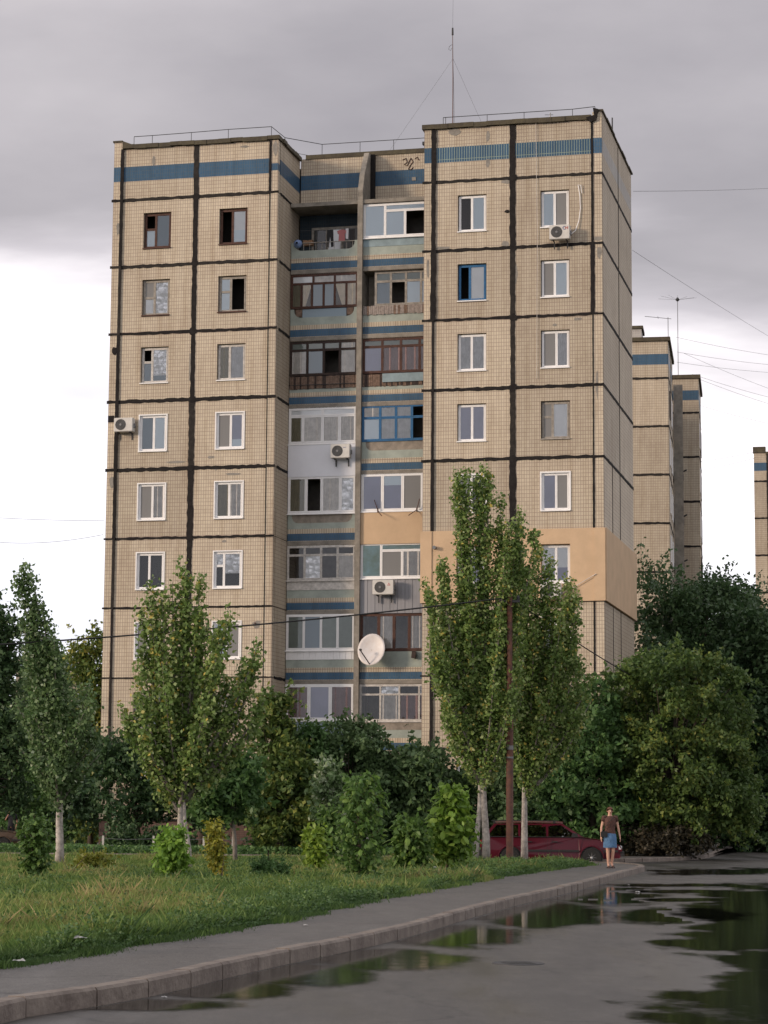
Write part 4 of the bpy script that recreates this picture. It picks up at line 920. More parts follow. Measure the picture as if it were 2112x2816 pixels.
# puddles: thin sheets of water with frayed edges on the road
def inside_road(x, y):
    if y < 8: return True
    for i in range(len(KP)-1):
        if KP[i][1] <= y <= KP[i+1][1]:
            t = (y-KP[i][1])/(KP[i+1][1]-KP[i][1]); return x > KP[i][0]+(KP[i+1][0]-KP[i][0])*t+.02
    return True
PUD = {'kerb': [(380,2765,330,22),(620,2722,240,34),(840,2682,240,36),(1060,2640,240,40),(1270,2580,220,38),(1500,2512,220,42),(1680,2466,180,32),(1860,2520,220,26),(1560,2440,120,14)],
       'road': [(2060,2560,200,52),(2100,2500,220,70),(2100,2650,220,52),(2090,2740,350,85),(2112,2700,230,90),(1960,2475,260,7),(1880,2452,200,5),(2050,2395,260,8),(1900,2403,170,4),(1850,2435,180,4),(2000,2600,170,20)]}
def puddle_mat():
    m = bpy.data.materials.new('standing_water'); m.use_nodes = True; t = m.node_tree; t.nodes.clear(); L = t.links.new
    o = t.nodes.new('ShaderNodeOutputMaterial'); x = t.nodes.new('ShaderNodeMixShader'); tr = t.nodes.new('ShaderNodeBsdfTransparent'); b = t.nodes.new('ShaderNodeBsdfPrincipled')
    b.inputs['Base Color'].default_value = (.012,.012,.009,1); b.inputs['Roughness'].default_value = .07; b.inputs['IOR'].default_value = 1.33
    a = t.nodes.new('ShaderNodeAttribute'); a.attribute_name = 'wet'; mr = t.nodes.new('ShaderNodeMapRange'); mr.inputs[1].default_value = .03; mr.inputs[2].default_value = .34; mr.inputs[4].default_value = .92
    c0 = t.nodes.new('ShaderNodeTexCoord'); nf = t.nodes.new('ShaderNodeTexNoise'); nf.inputs['Scale'].default_value = 9; nf.inputs['Detail'].default_value = 6; nf.inputs['Roughness'].default_value = .75; L(c0.outputs['Object'], nf.inputs['Vector'])
    ma = t.nodes.new('ShaderNodeMath'); ma.operation = 'MULTIPLY_ADD'; ma.inputs[1].default_value = .5; L(nf.outputs['Fac'], ma.inputs[0]); ms_ = t.nodes.new('ShaderNodeMath'); ms_.operation = 'SUBTRACT'; L(a.outputs['Fac'], ma.inputs[2]); L(ma.outputs[0], ms_.inputs[0]); ms_.inputs[1].default_value = .22; L(ms_.outputs[0], mr.inputs[0])
    L(mr.outputs[0], x.inputs[0]); L(tr.outputs[0], x.inputs[1]); L(b.outputs[0], x.inputs[2]); L(x.outputs[0], o.inputs[0])
    c = t.nodes.new('ShaderNodeTexCoord'); n = t.nodes.new('ShaderNodeTexNoise'); n.inputs['Scale'].default_value = 3; n.inputs['Detail'].default_value = 2; L(c.outputs['Object'], n.inputs['Vector'])
    u = t.nodes.new('ShaderNodeBump'); u.inputs['Strength'].default_value = .06; u.inputs['Distance'].default_value = .02; L(n.outputs['Fac'], u.inputs['Height']); L(u.outputs[0], b.inputs['Normal'])
    return m
m_water = puddle_mat()
def puddle(E, amp=1.):
    ys = np.arange(2384, 2880, 2.5); xs = np.arange(0, 2400, 7)
    vs = []; wv = []; idx = {}
    for j, py in enumerate(ys):
        for i, px in enumerate(xs):
            p = gr(px, py); w_ = -9
            for cx_, cy_, rx, ry in E:
                q = 1-math.sqrt(((px-cx_)/rx)**2+((py-cy_)/ry)**2); w_ = max(w_, q)
            if w_ > -.6: w_ += amp*.50*noise.fractal(Vector((p.x*.5, p.y*.30, 1.7)), .8, 2, 5)+amp*.28*noise.fractal(Vector((p.x*1.6, p.y*1.1, 4.)), .9, 2, 4)
            ok = w_ > -.05 and inside_road(p.x, p.y)
            idx[i, j] = (w_, ok, p)
    vid = {}; fs = []
    for j in range(len(ys)-1):
        for i in range(len(xs)-1):
            c4_ = [(i, j), (i+1, j), (i+1, j+1), (i, j+1)]
            if any(idx[q][1] for q in c4_) and all(inside_road(idx[q][2].x, idx[q][2].y) for q in c4_):
                f = []
                for q in c4_:
                    if q not in vid: vid[q] = len(vs); vs.append(tuple(idx[q][2]+Vector((0,0,.004)))); wv.append(max(0., idx[q][0]))
                    f.append(vid[q])
                fs.append(f)
    mb = MB(); mb.v = vs; mb.f = fs; mb.m = [0]*len(fs); o = mb.build('puddle', m_water); o['kind'] = 'structure'
    at_ = o.data.attributes.new('wet', 'FLOAT', 'POINT'); at_.data.foreach_set('value', wv)
puddle(PUD['kerb'], .5); puddle(PUD['road'])

# drain cover, litter
p = gr(1425, 2650)
o = empty('drain_cover', (p.x, p.y, 0), .2, 'small dark iron drain cover sunk in the wet road', 'drain cover')
mb = MB(); mb.lathe([(.001, .006), (.24, .006), (.26, .012), (.28, .006), (.28, -.05)], n=20); mb.build('cover', m_dkmetal, o)
for i in range(4): mb = MB(); mb.box(-.16, .16, -.13+.08*i, -.11+.08*i, .007, .012); mb.build('rib', m_grille, o)
m_lit = mat('white_litter', (.42,.41,.40), .8)
for (px, py, s, z, lab) in ((1753,2455,.10,.0,'white crumpled cup lying on the wet road, the larger of the two'), (1728,2435,.06,.0,'tiny white scrap on the wet road beyond the crumpled cup'), (838,2546,.08,.14,'white paper scrap at the edge of the path'), (452,2745,.05,.0,'pale wrapper at the foot of the kerb'),
                       (222,2583,.13,.28,'white plastic bag caught in the weeds'), (52,2645,.11,.2,'white litter in the grass at the edge of the path'), (802,2425,.07,.3,'white scrap in the grass beside the middle saplings'), (1195,2386,.09,.3,'pale scrap in the grass near the poplar trunks')):
    p = gr(px, py, z); mb = MB(); s *= .62
    gN = 5; vs = [((i-2)*s*.42+R_(-.1,.1)*s, (j-2)*s*.30+R_(-.1,.1)*s, abs(R_(0, .5))*s*(1-.2*(abs(i-2)+abs(j-2)))+.004) for i in range(gN) for j in range(gN)]
    mb.add(vs, [(i*gN+j, (i+1)*gN+j, (i+1)*gN+j+1, i*gN+j+1) for i in range(gN-1) for j in range(gN-1) if (i, j) not in ((0,0),(3,3))])
    o = mb.build('litter', m_lit); o.location = (p.x, p.y, z+.004); tag(o, lab, 'litter')

# ================================================================== VEGETATION
def leaf_mat(name, cols, trans=.30, rough=.5):
    m = bpy.data.materials.new(name); m.use_nodes = True; t = m.node_tree; t.nodes.clear(); L = t.links.new
    o = t.nodes.new('ShaderNodeOutputMaterial'); x = t.nodes.new('ShaderNodeMixShader'); b = t.nodes.new('ShaderNodeBsdfPrincipled'); tr = t.nodes.new('ShaderNodeBsdfTranslucent')
    a = t.nodes.new('ShaderNodeAttribute'); a.attribute_name = 'tint'; r = t.nodes.new('ShaderNodeValToRGB'); L(a.outputs['Fac'], r.inputs[0])
    while len(r.color_ramp.elements) < len(cols): r.color_ramp.elements.new(.5)
    for i, (p_, c_) in enumerate(cols): r.color_ramp.elements[i].position = p_
    for i, (p_, c_) in enumerate(cols): r.color_ramp.elements[i].color = tuple(c_)+(1,)
    L(r.outputs[0], b.inputs['Base Color']); b.inputs['Roughness'].default_value = rough; b.inputs['Specular IOR Level'].default_value = .35
    L(r.outputs[0], tr.inputs['Color']); x.inputs[0].default_value = trans; L(b.outputs[0], x.inputs[1]); L(tr.outputs[0], x.inputs[2]); L(x.outputs[0], o.inputs[0])
    return m
G = lambda k: leaf_mat(*k)
m_pop = leaf_mat('poplar_leaves', [(0,(0.101,0.169,0.041)), (.42,(0.169,0.263,0.065)), (.76,(0.270,0.344,0.115)), (.90,(0.432,0.486,0.270)), (.96,(0.550,0.499,0.135)), (1,(0.550,0.446,0.108))])
m_popd = leaf_mat('grey_green_poplar_leaves', [(0,(0.078,0.137,0.049)), (.5,(0.130,0.215,0.078)), (.85,(0.221,0.305,0.150)), (1,(0.468,0.533,0.377))])
m_wal = leaf_mat('yellowing_walnut_leaves', [(0,(0.063,0.115,0.032)), (.5,(0.109,0.172,0.041)), (.82,(0.196,0.230,0.052)), (1,(0.414,0.368,0.069))])
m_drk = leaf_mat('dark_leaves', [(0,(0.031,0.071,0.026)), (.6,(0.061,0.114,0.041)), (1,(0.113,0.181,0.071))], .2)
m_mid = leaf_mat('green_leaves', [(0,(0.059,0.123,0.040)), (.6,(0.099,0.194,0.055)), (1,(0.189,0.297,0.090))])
m_sap = leaf_mat('sapling_leaves', [(0,(.060,.115,.028)), (.6,(.115,.205,.045)), (1,(.20,.30,.075))], .32)
m_lime = leaf_mat('lime_leaves', [(0,(0.112,0.213,0.031)), (.6,(0.175,0.300,0.044)), (1,(0.275,0.375,0.062))], .35)
m_yel = leaf_mat('yellow_leaves', [(0,(0.163,0.188,0.027)), (.6,(0.275,0.263,0.037)), (1,(0.425,0.338,0.050))], .35)
m_bark_p = mat('poplar_bark', (.56,.51,.46), .85, nscale=7, col2=(.20,.18,.16), bump=.6, bscale=12)
m_bark = mat('dark_bark', (.085,.065,.05), .95, noise_amt=.4, nscale=6, bump=.6, bscale=14)
m_barkg = mat('greyish_bark', (.22,.195,.17), .9, noise_amt=.4, nscale=6, bump=.5, bscale=14)

def leaf_mesh(name, C, size, mt, parent, tint=None, elong=1.5, up=.25, loc=(0,0,0), droop=.25, kind=None):
    """C: (N,3) centres in the parent's space; every leaf is a small folded rhombus"""
    N = len(C)
    nrm = rng.normal(size=(N,3)); nrm[:,2] += up; nrm[:,1] -= .25; nrm /= np.linalg.norm(nrm, axis=1)[:,None]+1e-9
    d = rng.normal(size=(N,3)); d[:,2] -= droop; d -= nrm*np.sum(d*nrm, axis=1)[:,None]; d /= np.linalg.norm(d, axis=1)[:,None]+1e-9
    s_ = np.cross(nrm, d); sz = size*rng.uniform(.65, 1.25, N)[:,None]
    V = np.empty((N,4,3)); V[:,0] = C-d*sz*.5*elong; V[:,1] = C+s_*sz*.45+nrm*sz*.12; V[:,2] = C+d*sz*.5*elong; V[:,3] = C-s_*sz*.45+nrm*sz*.12
    me = bpy.data.meshes.new(name); me.vertices.add(4*N); me.vertices.foreach_set('co', V.reshape(-1).astype(np.float32))
    me.loops.add(4*N); me.loops.foreach_set('vertex_index', np.arange(4*N, dtype=np.int32)); me.polygons.add(N)
    me.polygons.foreach_set('loop_start', np.arange(0, 4*N, 4, dtype=np.int32)); me.polygons.foreach_set('loop_total', np.full(N, 4, dtype=np.int32))
    me.update(calc_edges=True)
    a = me.attributes.new('tint', 'FLOAT', 'POINT'); tv = rng.uniform(0, 1, N) if tint is None else tint
    a.data.foreach_set('value', np.repeat(np.clip(tv, 0, 1), 4).astype(np.float32)); me.materials.append(mt)
    o = bpy.data.objects.new(name, me); link(o, parent)
    if kind: o['kind'] = kind
    return o
def bez(p, q, r, t): return p*(1-t)**2+q*2*t*(1-t)+r*t*t
def env_at(env, y):
    for i in range(len(env)-1):
        if env[i][0] <= y <= env[i+1][0]:
            t = (y-env[i][0])/(env[i+1][0]-env[i][0]); return tuple(env[i][k]+(env[i+1][k]-env[i][k])*t for k in (1, 2))
    return (env[0][1], env[0][2]) if y < env[0][0] else (env[-1][1], env[-1][2])
def poplar(base, D, fork_y, tips, env, label, nfill=34, lpm=300, leaf=.095, mt=None, trunk_r=.13, group='poplars in the grass', bark=None, stems=((0, 0),), topspread=.16, botspread=.34, axis_top=None, qx=.70):
    """coordinates in the 1659 px wide view; limbs rise steeply from the fork to every tip"""
    mt = mt or m_pop; bx, by = base; B = ad(bx, by, D); B.z = .10
    root = empty('poplar_tree', B, 0, label, 'tree', group)
    F = ad(bx+stems[0][1], fork_y, D)-B
    ax_t = ad(axis_top[0], axis_top[1], D)-B if axis_top else F+Vector((0,0,5))
    mb = MB(); ks = []
    for sx, _ in stems:
        ks.append([Vector((sx, 0, -.15)), Vector((sx*.9, 0, F.z*.35)), Vector((F.x*.8+sx*.4, 0, F.z*.8)), F+Vector((sx*.3, 0, .3))])
    for i, kk in enumerate(ks):
        r = trunk_r*(1 if i == 0 else .7); mb.tube(kk+[F.lerp(ax_t, .35)+Vector((.05,0,0)), F.lerp(ax_t, .7)], [r*1.25, r, r*.85, r*.7, r*.45, r*.2], 9)
    mb.build('trunk', bark or m_bark_p, root, smooth=True)
    C = []; T = []; lb = MB()
    alltips = [(x, y, 1.0) for x, y in tips]
    y_top = min(e_[0] for e_ in env); y_bot = env[-1][0]
    for i in range(nfill):
        y = y_top+(y_bot-y_top)*(.20+.70*((i+.5+R_(-.4, .4))/nfill)**.8); x0, x1 = env_at(env, y); alltips.append((x0+(x1-x0)*(.5+.5*math.sin(R_(-1.57, 1.57))), y, .0))
    for (x, y, lead) in alltips:
        P = ad(x, y, D)-B; x0, x1 = env_at(env, max(y, y_top)); halfw = (ad(x1, y, D)-ad(x0, y, D)).x/2
        dep = R_(-1, 1)*halfw*(.35 if lead else .8); P.y = dep
        zs = max(F.z-.15, min(P.z-1.2, F.z+(P.z-F.z)*R_(.0, .30))); ts = (zs-F.z)/max(.1, ax_t.z-F.z); S = F.lerp(ax_t, min(ts, .8)); S.z = zs
        Q = S.lerp(P, .5); Q.x = S.x+(P.x-S.x)*qx; Q.y = S.y+(P.y-S.y)*.7; Q.z = S.z+(P.z-S.z)*.40
        ln = (P-S).length
        pts = [bez(S, Q, P, t) for t in (0, .2, .4, .6, .8, 1)]; lb.tube(pts, [.045, .035, .028, .02, .012, .005] if not lead else [.06, .05, .04, .028, .016, .006], 5)
        n = int(lpm*ln*R_(.8, 1.15))
        t = rng.beta(1.6, 1.25, n)*.96+.05; t0 = t[:,None]; Sa, Qa, Pa = (np.array(v) for v in (S, Q, P))
        c = Sa*(1-t0)**2+Qa*2*t0*(1-t0)+Pa*t0**2
        # leaves sit in bunches along twigs
        nb = max(6, int(ln*7)); bi = rng.integers(0, nb, n); tb = rng.beta(1.5, 1.2, nb)*.97+.04
        tt = tb[bi][:,None]; cb = Sa*(1-tt)**2+Qa*2*tt*(1-tt)+Pa*tt**2
        off = rng.normal(size=(nb,3)); off /= np.linalg.norm(off, axis=1)[:,None]; off *= (botspread+(topspread-botspread)*tb)[:,None]*rng.uniform(.3, 1.15, nb)[:,None]; off[:,2] += .08
        sel = rng.random(n) < .75
        c = np.where(sel[:,None], cb+off[bi]+rng.normal(size=(n,3))*np.array([.085,.085,.12]), c+rng.normal(size=(n,3))*(botspread+(topspread-botspread)*t)[:,None]*.42)
        C.append(c); bt = rng.uniform(-.25, .25, nb); T.append(np.clip(.42+bt[bi]+rng.normal(size=n)*.20+(rng.random(n) < .045)*.5, 0, 1))
    lb.build('branches', bark or m_barkg, root, smooth=True)
    C = np.concatenate(C); T = np.concatenate(T)
    leaf_mesh('crown', C, leaf, mt, root, T, 1.25, .1)
    return root

poplar((128, 1874), 59, 1752, [(55,1236),(48,1262),(75,1268),(38,1252),(46,1335),(52,1362),(92,1310),(66,1400),(108,1375),(120,1430),(30,1515),(195,1478),(205,1520),(70,1440)],
       [(1240,45,70),(1330,62,108),(1420,90,138),(1500,98,180),(1560,60,212),(1640,45,225),(1690,90,190),(1712,110,160)], 'poplar with a bent top leaning left, in front of the left end of the block', nfill=24, mt=m_popd, lpm=200, trunk_r=.11, axis_top=(100,1330), topspread=.11, botspread=.32, qx=.22)
poplar((388, 1888), 55, 1745, [(395,1228),(402,1250),(372,1256),(330,1268),(322,1300),(432,1252),(350,1290),(302,1322),(495,1312),(478,1345),(462,1380),(560,1388),(548,1412),(552,1442),(520,1450),(262,1525),(290,1500),(278,1560),(572,1510),(550,1560),(430,1320)],
       [(1240,370,425),(1330,315,450),(1420,300,490),(1500,290,540),(1560,275,555),(1620,290,520),(1680,330,470),(1712,365,430)], 'broad forked poplar in the grass before the left wing', nfill=20, lpm=190, trunk_r=.085, stems=((0,2),(.24,2)), axis_top=(392,1330), topspread=.12, botspread=.30)
poplar((1050, 1872), 66.6, 1712, [(985,1020),(998,1018),(1048,1014),(1055,1045),(1010,1032),(1035,1022),(1082,1090),(1120,1096),(1128,1112),(1100,1130),(1155,1152),(950,1210),(962,1240),(992,1120),(920,1262),(928,1300),(938,1330),(940,1420),(1040,1080),(1000,1060)],
       [(1025,982,1058),(1120,980,1090),(1200,970,1120),(1300,935,1130),(1400,925,1135),(1500,935,1135),(1580,965,1120),(1640,1000,1095),(1680,1025,1075)], 'tall white trunked poplar left of the rusty pole', nfill=26, lpm=205, leaf=.095, trunk_r=.115, stems=((0,-6),(-.30,-6)), axis_top=(1030,1080), topspread=.14, botspread=.32)
poplar((1133, 1862), 69, 1720, [(1225,1245),(1232,1275),(1240,1345),(1190,1200),(1165,1185),(1205,1262),(1248,1420),(1235,1400),(1275,1468),(1280,1510),(1262,1540),(1180,1230),(1150,1240),(1215,1330),(1122,1195),(1138,1262),(1108,1185),(1128,1230),(1246,1385),(1232,1312),(1258,1442),(1244,1300)],
       [(1190,1110,1185),(1300,1090,1232),(1400,1080,1248),(1500,1080,1258),(1590,1090,1245),(1650,1105,1190),(1690,1120,1160)], 'poplar with pale forked trunk in front of the red estate car', nfill=22, lpm=205, leaf=.095, trunk_r=.10, axis_top=(1170,1260), topspread=.14, botspread=.34)

def tree(name, base, D, env, label, mt, ncl=60, lpc=150, cr=.55, leaf=.12, cat='tree', group=None, bark=None, trunk_r=.12, depth=.8, gz=.10, tintc=.5, elong=1.6, fill=.55, droop=.3, stems=None, minlev=.0):
    """env rows (y, x0, x1) in the 1659 px view; clumps of leaves fill a round crown of that outline"""
    bx, by = base; B = ad(bx, by, D); B.z = gz
    root = empty(name, B, 0, label, cat, group); C = []; T = []; lb = MB(); y0, y1 = env[0][0], env[-1][0]; cents = []
    k = 0
    area = sum((env[i+1][0]-env[i][0])*((env[i][2]-env[i][1])+(env[i+1][2]-env[i+1][1]))/2 for i in range(len(env)-1))
    while k < ncl:
        y = R_(y0, y1); xa, xb = env_at(env, y); wm = max(e_[2]-e_[1] for e_ in env)
        if random.random() > (xb-xa)/wm: continue
        rho = math.sqrt(R_(fill**2*0, 1)); rho = rho**.6; ph = R_(0, 2*math.pi)
        c = ad((xa+xb)/2+(xb-xa)/2*rho*math.cos(ph)*.93, y, D)-B; hw = (ad(xb, y, D)-ad(xa, y, D)).x/2; c.y += hw*depth*rho*math.sin(ph); cents.append(c); k += 1
    zt_ = max(c.z for c in cents); zb_ = min(c.z for c in cents); mx_ = sum((c.x for c in cents))/len(cents)
    top = Vector((mx_, 0, zb_+(zt_-zb_)*.6))
    tr = MB(); tp = [Vector((0,0,-.55)), Vector((mx_*.15, 0, max(.3, zb_*.5))), Vector((mx_*.5, 0, max(.6, zb_+(zt_-zb_)*.2))), top]; tr.tube(tp, [trunk_r*1.3, trunk_r, trunk_r*.75, trunk_r*.2], 8); tr.build('trunk', bark or m_bark, root, smooth=True)
    for i, c in enumerate(cents):
        if i % 3 == 0:
            t = R_(.15, .8); s_ = tp[1].lerp(tp[3], t*.8); m_ = s_.lerp(c, .55)+Vector((0,0,.15)); lb.tube([s_, m_, c], [trunk_r*.28, trunk_r*.16, .006], 4)
        r = cr*R_(.6, 1.25); n = int(lpc*(r/cr)**2); d = rng.normal(size=(n,3)); d /= np.linalg.norm(d, axis=1)[:,None]; d *= (rng.random(n)**.45)[:,None]*r; d[:,2] *= .75
        # ragged sprays
        a_ = rng.normal(size=(5,3)); a_ /= np.linalg.norm(a_, axis=1)[:,None]; ki = rng.integers(0, 5, n); sp_ = rng.random(n) < .35
        d = np.where(sp_[:,None], a_[ki]*r*rng.uniform(.6, 1.75, n)[:,None]+rng.normal(size=(n,3))*r*.12, d)
        C.append(np.array(c)+d); T.append(np.clip(tintc+R_(-.22, .22)+rng.normal(size=n)*.17, 0, 1))
    if lb.v: lb.build('branches', bark or m_bark, root)
    leaf_mesh('crown', np.concatenate(C), leaf, mt, root, np.concatenate(T), elong, .35, droop=droop)
    return root
# ---- trees behind and beside the block
tree('walnut_tree', (1420, 1850), 80, [(1408,1395,1470),(1440,1310,1590),(1500,1285,1620),(1580,1290,1640),(1660,1300,1640),(1740,1320,1640),(1800,1340,1620)], 'bushy yellowing walnut tree right of the block behind the woman', m_wal, 190, 300, .52, .115, trunk_r=.2, tintc=.36)
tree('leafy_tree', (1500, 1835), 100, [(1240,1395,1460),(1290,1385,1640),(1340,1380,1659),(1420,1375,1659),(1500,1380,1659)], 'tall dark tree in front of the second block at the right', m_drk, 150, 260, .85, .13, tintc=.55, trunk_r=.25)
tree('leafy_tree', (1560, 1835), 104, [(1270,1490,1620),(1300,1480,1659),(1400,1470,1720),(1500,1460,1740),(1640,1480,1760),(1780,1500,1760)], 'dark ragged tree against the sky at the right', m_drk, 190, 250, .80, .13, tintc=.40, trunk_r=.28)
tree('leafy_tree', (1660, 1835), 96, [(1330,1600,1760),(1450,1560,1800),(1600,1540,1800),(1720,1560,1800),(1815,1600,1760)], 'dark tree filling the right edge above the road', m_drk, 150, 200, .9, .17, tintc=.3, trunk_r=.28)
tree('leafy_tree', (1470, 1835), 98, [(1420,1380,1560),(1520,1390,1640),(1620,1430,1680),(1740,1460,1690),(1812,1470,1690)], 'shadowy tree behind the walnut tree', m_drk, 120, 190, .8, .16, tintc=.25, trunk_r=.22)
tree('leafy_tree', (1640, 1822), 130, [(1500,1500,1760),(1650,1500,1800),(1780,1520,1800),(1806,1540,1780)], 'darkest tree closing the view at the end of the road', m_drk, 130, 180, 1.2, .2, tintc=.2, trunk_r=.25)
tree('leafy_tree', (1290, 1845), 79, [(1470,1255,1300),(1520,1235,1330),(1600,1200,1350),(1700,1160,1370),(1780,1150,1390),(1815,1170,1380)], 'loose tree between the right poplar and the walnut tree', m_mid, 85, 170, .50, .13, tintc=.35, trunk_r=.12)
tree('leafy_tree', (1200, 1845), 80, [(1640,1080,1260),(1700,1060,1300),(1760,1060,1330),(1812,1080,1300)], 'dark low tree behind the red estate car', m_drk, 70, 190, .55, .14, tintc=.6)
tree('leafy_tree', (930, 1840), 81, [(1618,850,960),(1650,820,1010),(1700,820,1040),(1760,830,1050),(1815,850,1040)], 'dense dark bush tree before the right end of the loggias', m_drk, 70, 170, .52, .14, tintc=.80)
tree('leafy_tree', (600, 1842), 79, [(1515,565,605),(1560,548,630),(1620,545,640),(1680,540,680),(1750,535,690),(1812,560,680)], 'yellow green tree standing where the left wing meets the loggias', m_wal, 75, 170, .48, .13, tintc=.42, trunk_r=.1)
tree('slender_tree', (665, 1842), 80, [(1555,635,668),(1600,632,700),(1660,640,740),(1730,645,760),(1812,660,760)], 'slender dark green tree before the left loggias', m_mid, 60, 150, .42, .12, tintc=.3, trunk_r=.08)
tree('slender_tree', (745, 1842), 80.5, [(1505,706,725),(1545,690,745),(1600,690,810),(1660,690,850),(1740,700,860),(1812,710,850)], 'airy tree with thin twigs reaching up to the lower loggia windows', m_drk, 75, 150, .42, .12, tintc=.9, trunk_r=.09)
tree('slender_tree', (790, 1842), 81, [(1540,772,800),(1585,760,830),(1640,765,850),(1720,770,870),(1800,780,880)], 'twiggy tree in front of the dividing fin', m_drk, 45, 130, .40, .12, tintc=.8, trunk_r=.08)
tree('slender_tree', (716, 1850), 66, [(1640,705,725),(1700,690,735),(1760,680,740),(1790,690,735)], 'small grey green poplar with a thin white stem', m_popd, 26, 150, .28, .10, tintc=.75, trunk_r=.04, bark=m_bark_p)
tree('leafy_tree', (510, 1862), 64, [(1620,455,530),(1660,430,555),(1720,425,560),(1770,440,550)], 'round young tree with a grey crooked stem before the left wing', m_mid, 46, 170, .40, .12, tintc=.4, trunk_r=.06, bark=m_barkg)
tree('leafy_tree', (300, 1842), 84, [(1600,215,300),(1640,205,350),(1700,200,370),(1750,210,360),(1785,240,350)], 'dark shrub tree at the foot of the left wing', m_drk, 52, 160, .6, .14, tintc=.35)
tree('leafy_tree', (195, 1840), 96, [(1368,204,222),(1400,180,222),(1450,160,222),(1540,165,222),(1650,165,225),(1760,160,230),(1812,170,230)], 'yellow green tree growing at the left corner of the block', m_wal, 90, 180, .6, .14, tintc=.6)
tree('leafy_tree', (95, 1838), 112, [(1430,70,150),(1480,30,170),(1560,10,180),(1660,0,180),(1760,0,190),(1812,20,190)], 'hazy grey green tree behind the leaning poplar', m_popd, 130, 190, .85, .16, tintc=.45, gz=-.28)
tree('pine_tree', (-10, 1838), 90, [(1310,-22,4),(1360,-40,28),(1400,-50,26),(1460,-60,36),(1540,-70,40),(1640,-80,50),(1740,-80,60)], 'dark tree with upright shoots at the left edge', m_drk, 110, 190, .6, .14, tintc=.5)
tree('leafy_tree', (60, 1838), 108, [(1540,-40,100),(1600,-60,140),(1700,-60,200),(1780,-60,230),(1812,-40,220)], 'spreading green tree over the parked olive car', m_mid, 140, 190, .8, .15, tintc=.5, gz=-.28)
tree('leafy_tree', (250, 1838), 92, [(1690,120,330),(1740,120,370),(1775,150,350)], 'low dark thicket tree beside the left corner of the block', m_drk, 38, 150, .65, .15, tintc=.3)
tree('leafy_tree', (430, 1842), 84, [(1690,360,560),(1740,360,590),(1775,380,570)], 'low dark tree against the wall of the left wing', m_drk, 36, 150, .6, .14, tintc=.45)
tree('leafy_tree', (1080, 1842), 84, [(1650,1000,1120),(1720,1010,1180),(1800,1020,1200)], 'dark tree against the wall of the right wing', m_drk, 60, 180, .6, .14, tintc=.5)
# ---- saplings and shrubs in the grass
S = 'saplings and shrubs in the grass'

def sapling(base, D, env, label, cols, nbr, lper, leaf, top, tr=.03, name='sapling', cat='sapling'):
    """stem, rising side twigs and single leaves hanging in sprays; every leaf is an object that shares one of a few meshes"""
    B = ad(base[0], base[1], D); B.z = .13; root = empty(name, B, 0, label, cat, S)
    T = ad(top[0], top[1], D)-B; T.y = 0
    axis = lambda f: Vector((T.x*f+.03*math.sin(f*7), .03*math.cos(f*5), T.z*f))
    mb = MB(); mb.tube([axis(f)-Vector((0,0,.2 if f == 0 else 0)) for f in (0, .2, .4, .6, .8, 1)], [tr*1.2, tr, tr*.8, tr*.6, tr*.35, .004], 7); mb.build('trunk', m_bark, root, smooth=True)
    lms = []
    for c in cols:
        m_ = leaf_mat('spray_leaf', [(0, tuple(x*1.05 for x in c)), (1, tuple(min(.5, x*1.5) for x in c))], .35)
        v = []; f = []
        for i in range(5):
            t = i/4; w_ = .30*math.sin(math.pi*min(1, t*.92+.06))**.8; z = -.22*t*t; v += [(t, -w_, z-.05), (t, 0, z), (t, w_, z-.05)]
        for i in range(4): f += [(3*i, 3*i+3, 3*i+4, 3*i+1), (3*i+1, 3*i+4, 3*i+5, 3*i+2)]
        me = bpy.data.meshes.new('leaf'); me.from_pydata(v, [], f); a_ = me.attributes.new('tint', 'FLOAT', 'POINT'); a_.data.foreach_set('value', [R_(.2, .8) for _ in v]); me.materials.append(m_); lms.append(me)
    tw = MB(); cnt = 0; CP = []
    for i in range(nbr):
        y = env[0][0]+(env[-1][0]-env[0][0])*((i+.5)/nbr); x0, x1 = env_at(env, y); k_ = i*2.4; rho = R_(.55, 1.)
        P = ad((x0+x1)/2+(x1-x0)/2*rho*math.cos(k_), y, D)-B; P.y = (ad(x1, y, D)-ad(x0, y, D)).x/2*rho*math.sin(k_)
        fz = max(.10, min(.97, P.z/T.z-R_(.06, .20))); A = axis(fz); Mm = A.lerp(P, .5)+Vector((0,0,-.03)); tw.tube([A, Mm, P], [tr*.3, tr*.2, .003], 4)
        for j in range(lper+1):
            t = .25+.75*j/lper; q = bez(A, Mm+Vector((0,0,.06)), P, t); d = (P-A); az = math.atan2(d.y, d.x)+R_(-1.3, 1.3) if j < lper else math.atan2(d.y, d.x)
            CP.append(tuple(q))
            if cnt >= 290: continue
            o = bpy.data.objects.new('leaf', random.choice(lms)); link(o, root); o.location = q+Vector((R_(-.02,.02), R_(-.02,.02), 0)); o.rotation_euler = (R_(-.7, .7), R_(.0, .95), az); sc1 = leaf*R_(.75, 1.35); o.scale = (sc1,)*3; cnt += 1
    tw.build('branches', m_bark, root)
    ctr = np.array(CP); idx_ = rng.integers(0, len(ctr), nbr*26); leaf_mesh('crown', ctr[idx_]+rng.normal(size=(nbr*26, 3))*leaf*.55, leaf*.55, lms[0].materials[0], root, rng.uniform(0, 1, nbr*26), 1.6, .3)
    return root
sapling((775, 1935), 47, [(1672,745,800),(1700,735,835),(1750,715,850),(1800,705,850),(1850,715,840),(1885,750,815)], 'large green walnut sapling in the middle of the grass', [(.065,.125,.028),(.095,.175,.038),(.13,.22,.05),(.19,.28,.065)], 48, 6, .15, top=(778,1668))
sapling((705, 1880), 58, [(1745,690,725),(1780,680,745),(1830,690,740)], 'small green sapling with a thin stem left of the large walnut sapling', [(.07,.13,.03),(.10,.18,.04),(.14,.23,.05)], 30, 6, .17, top=(706,1742))
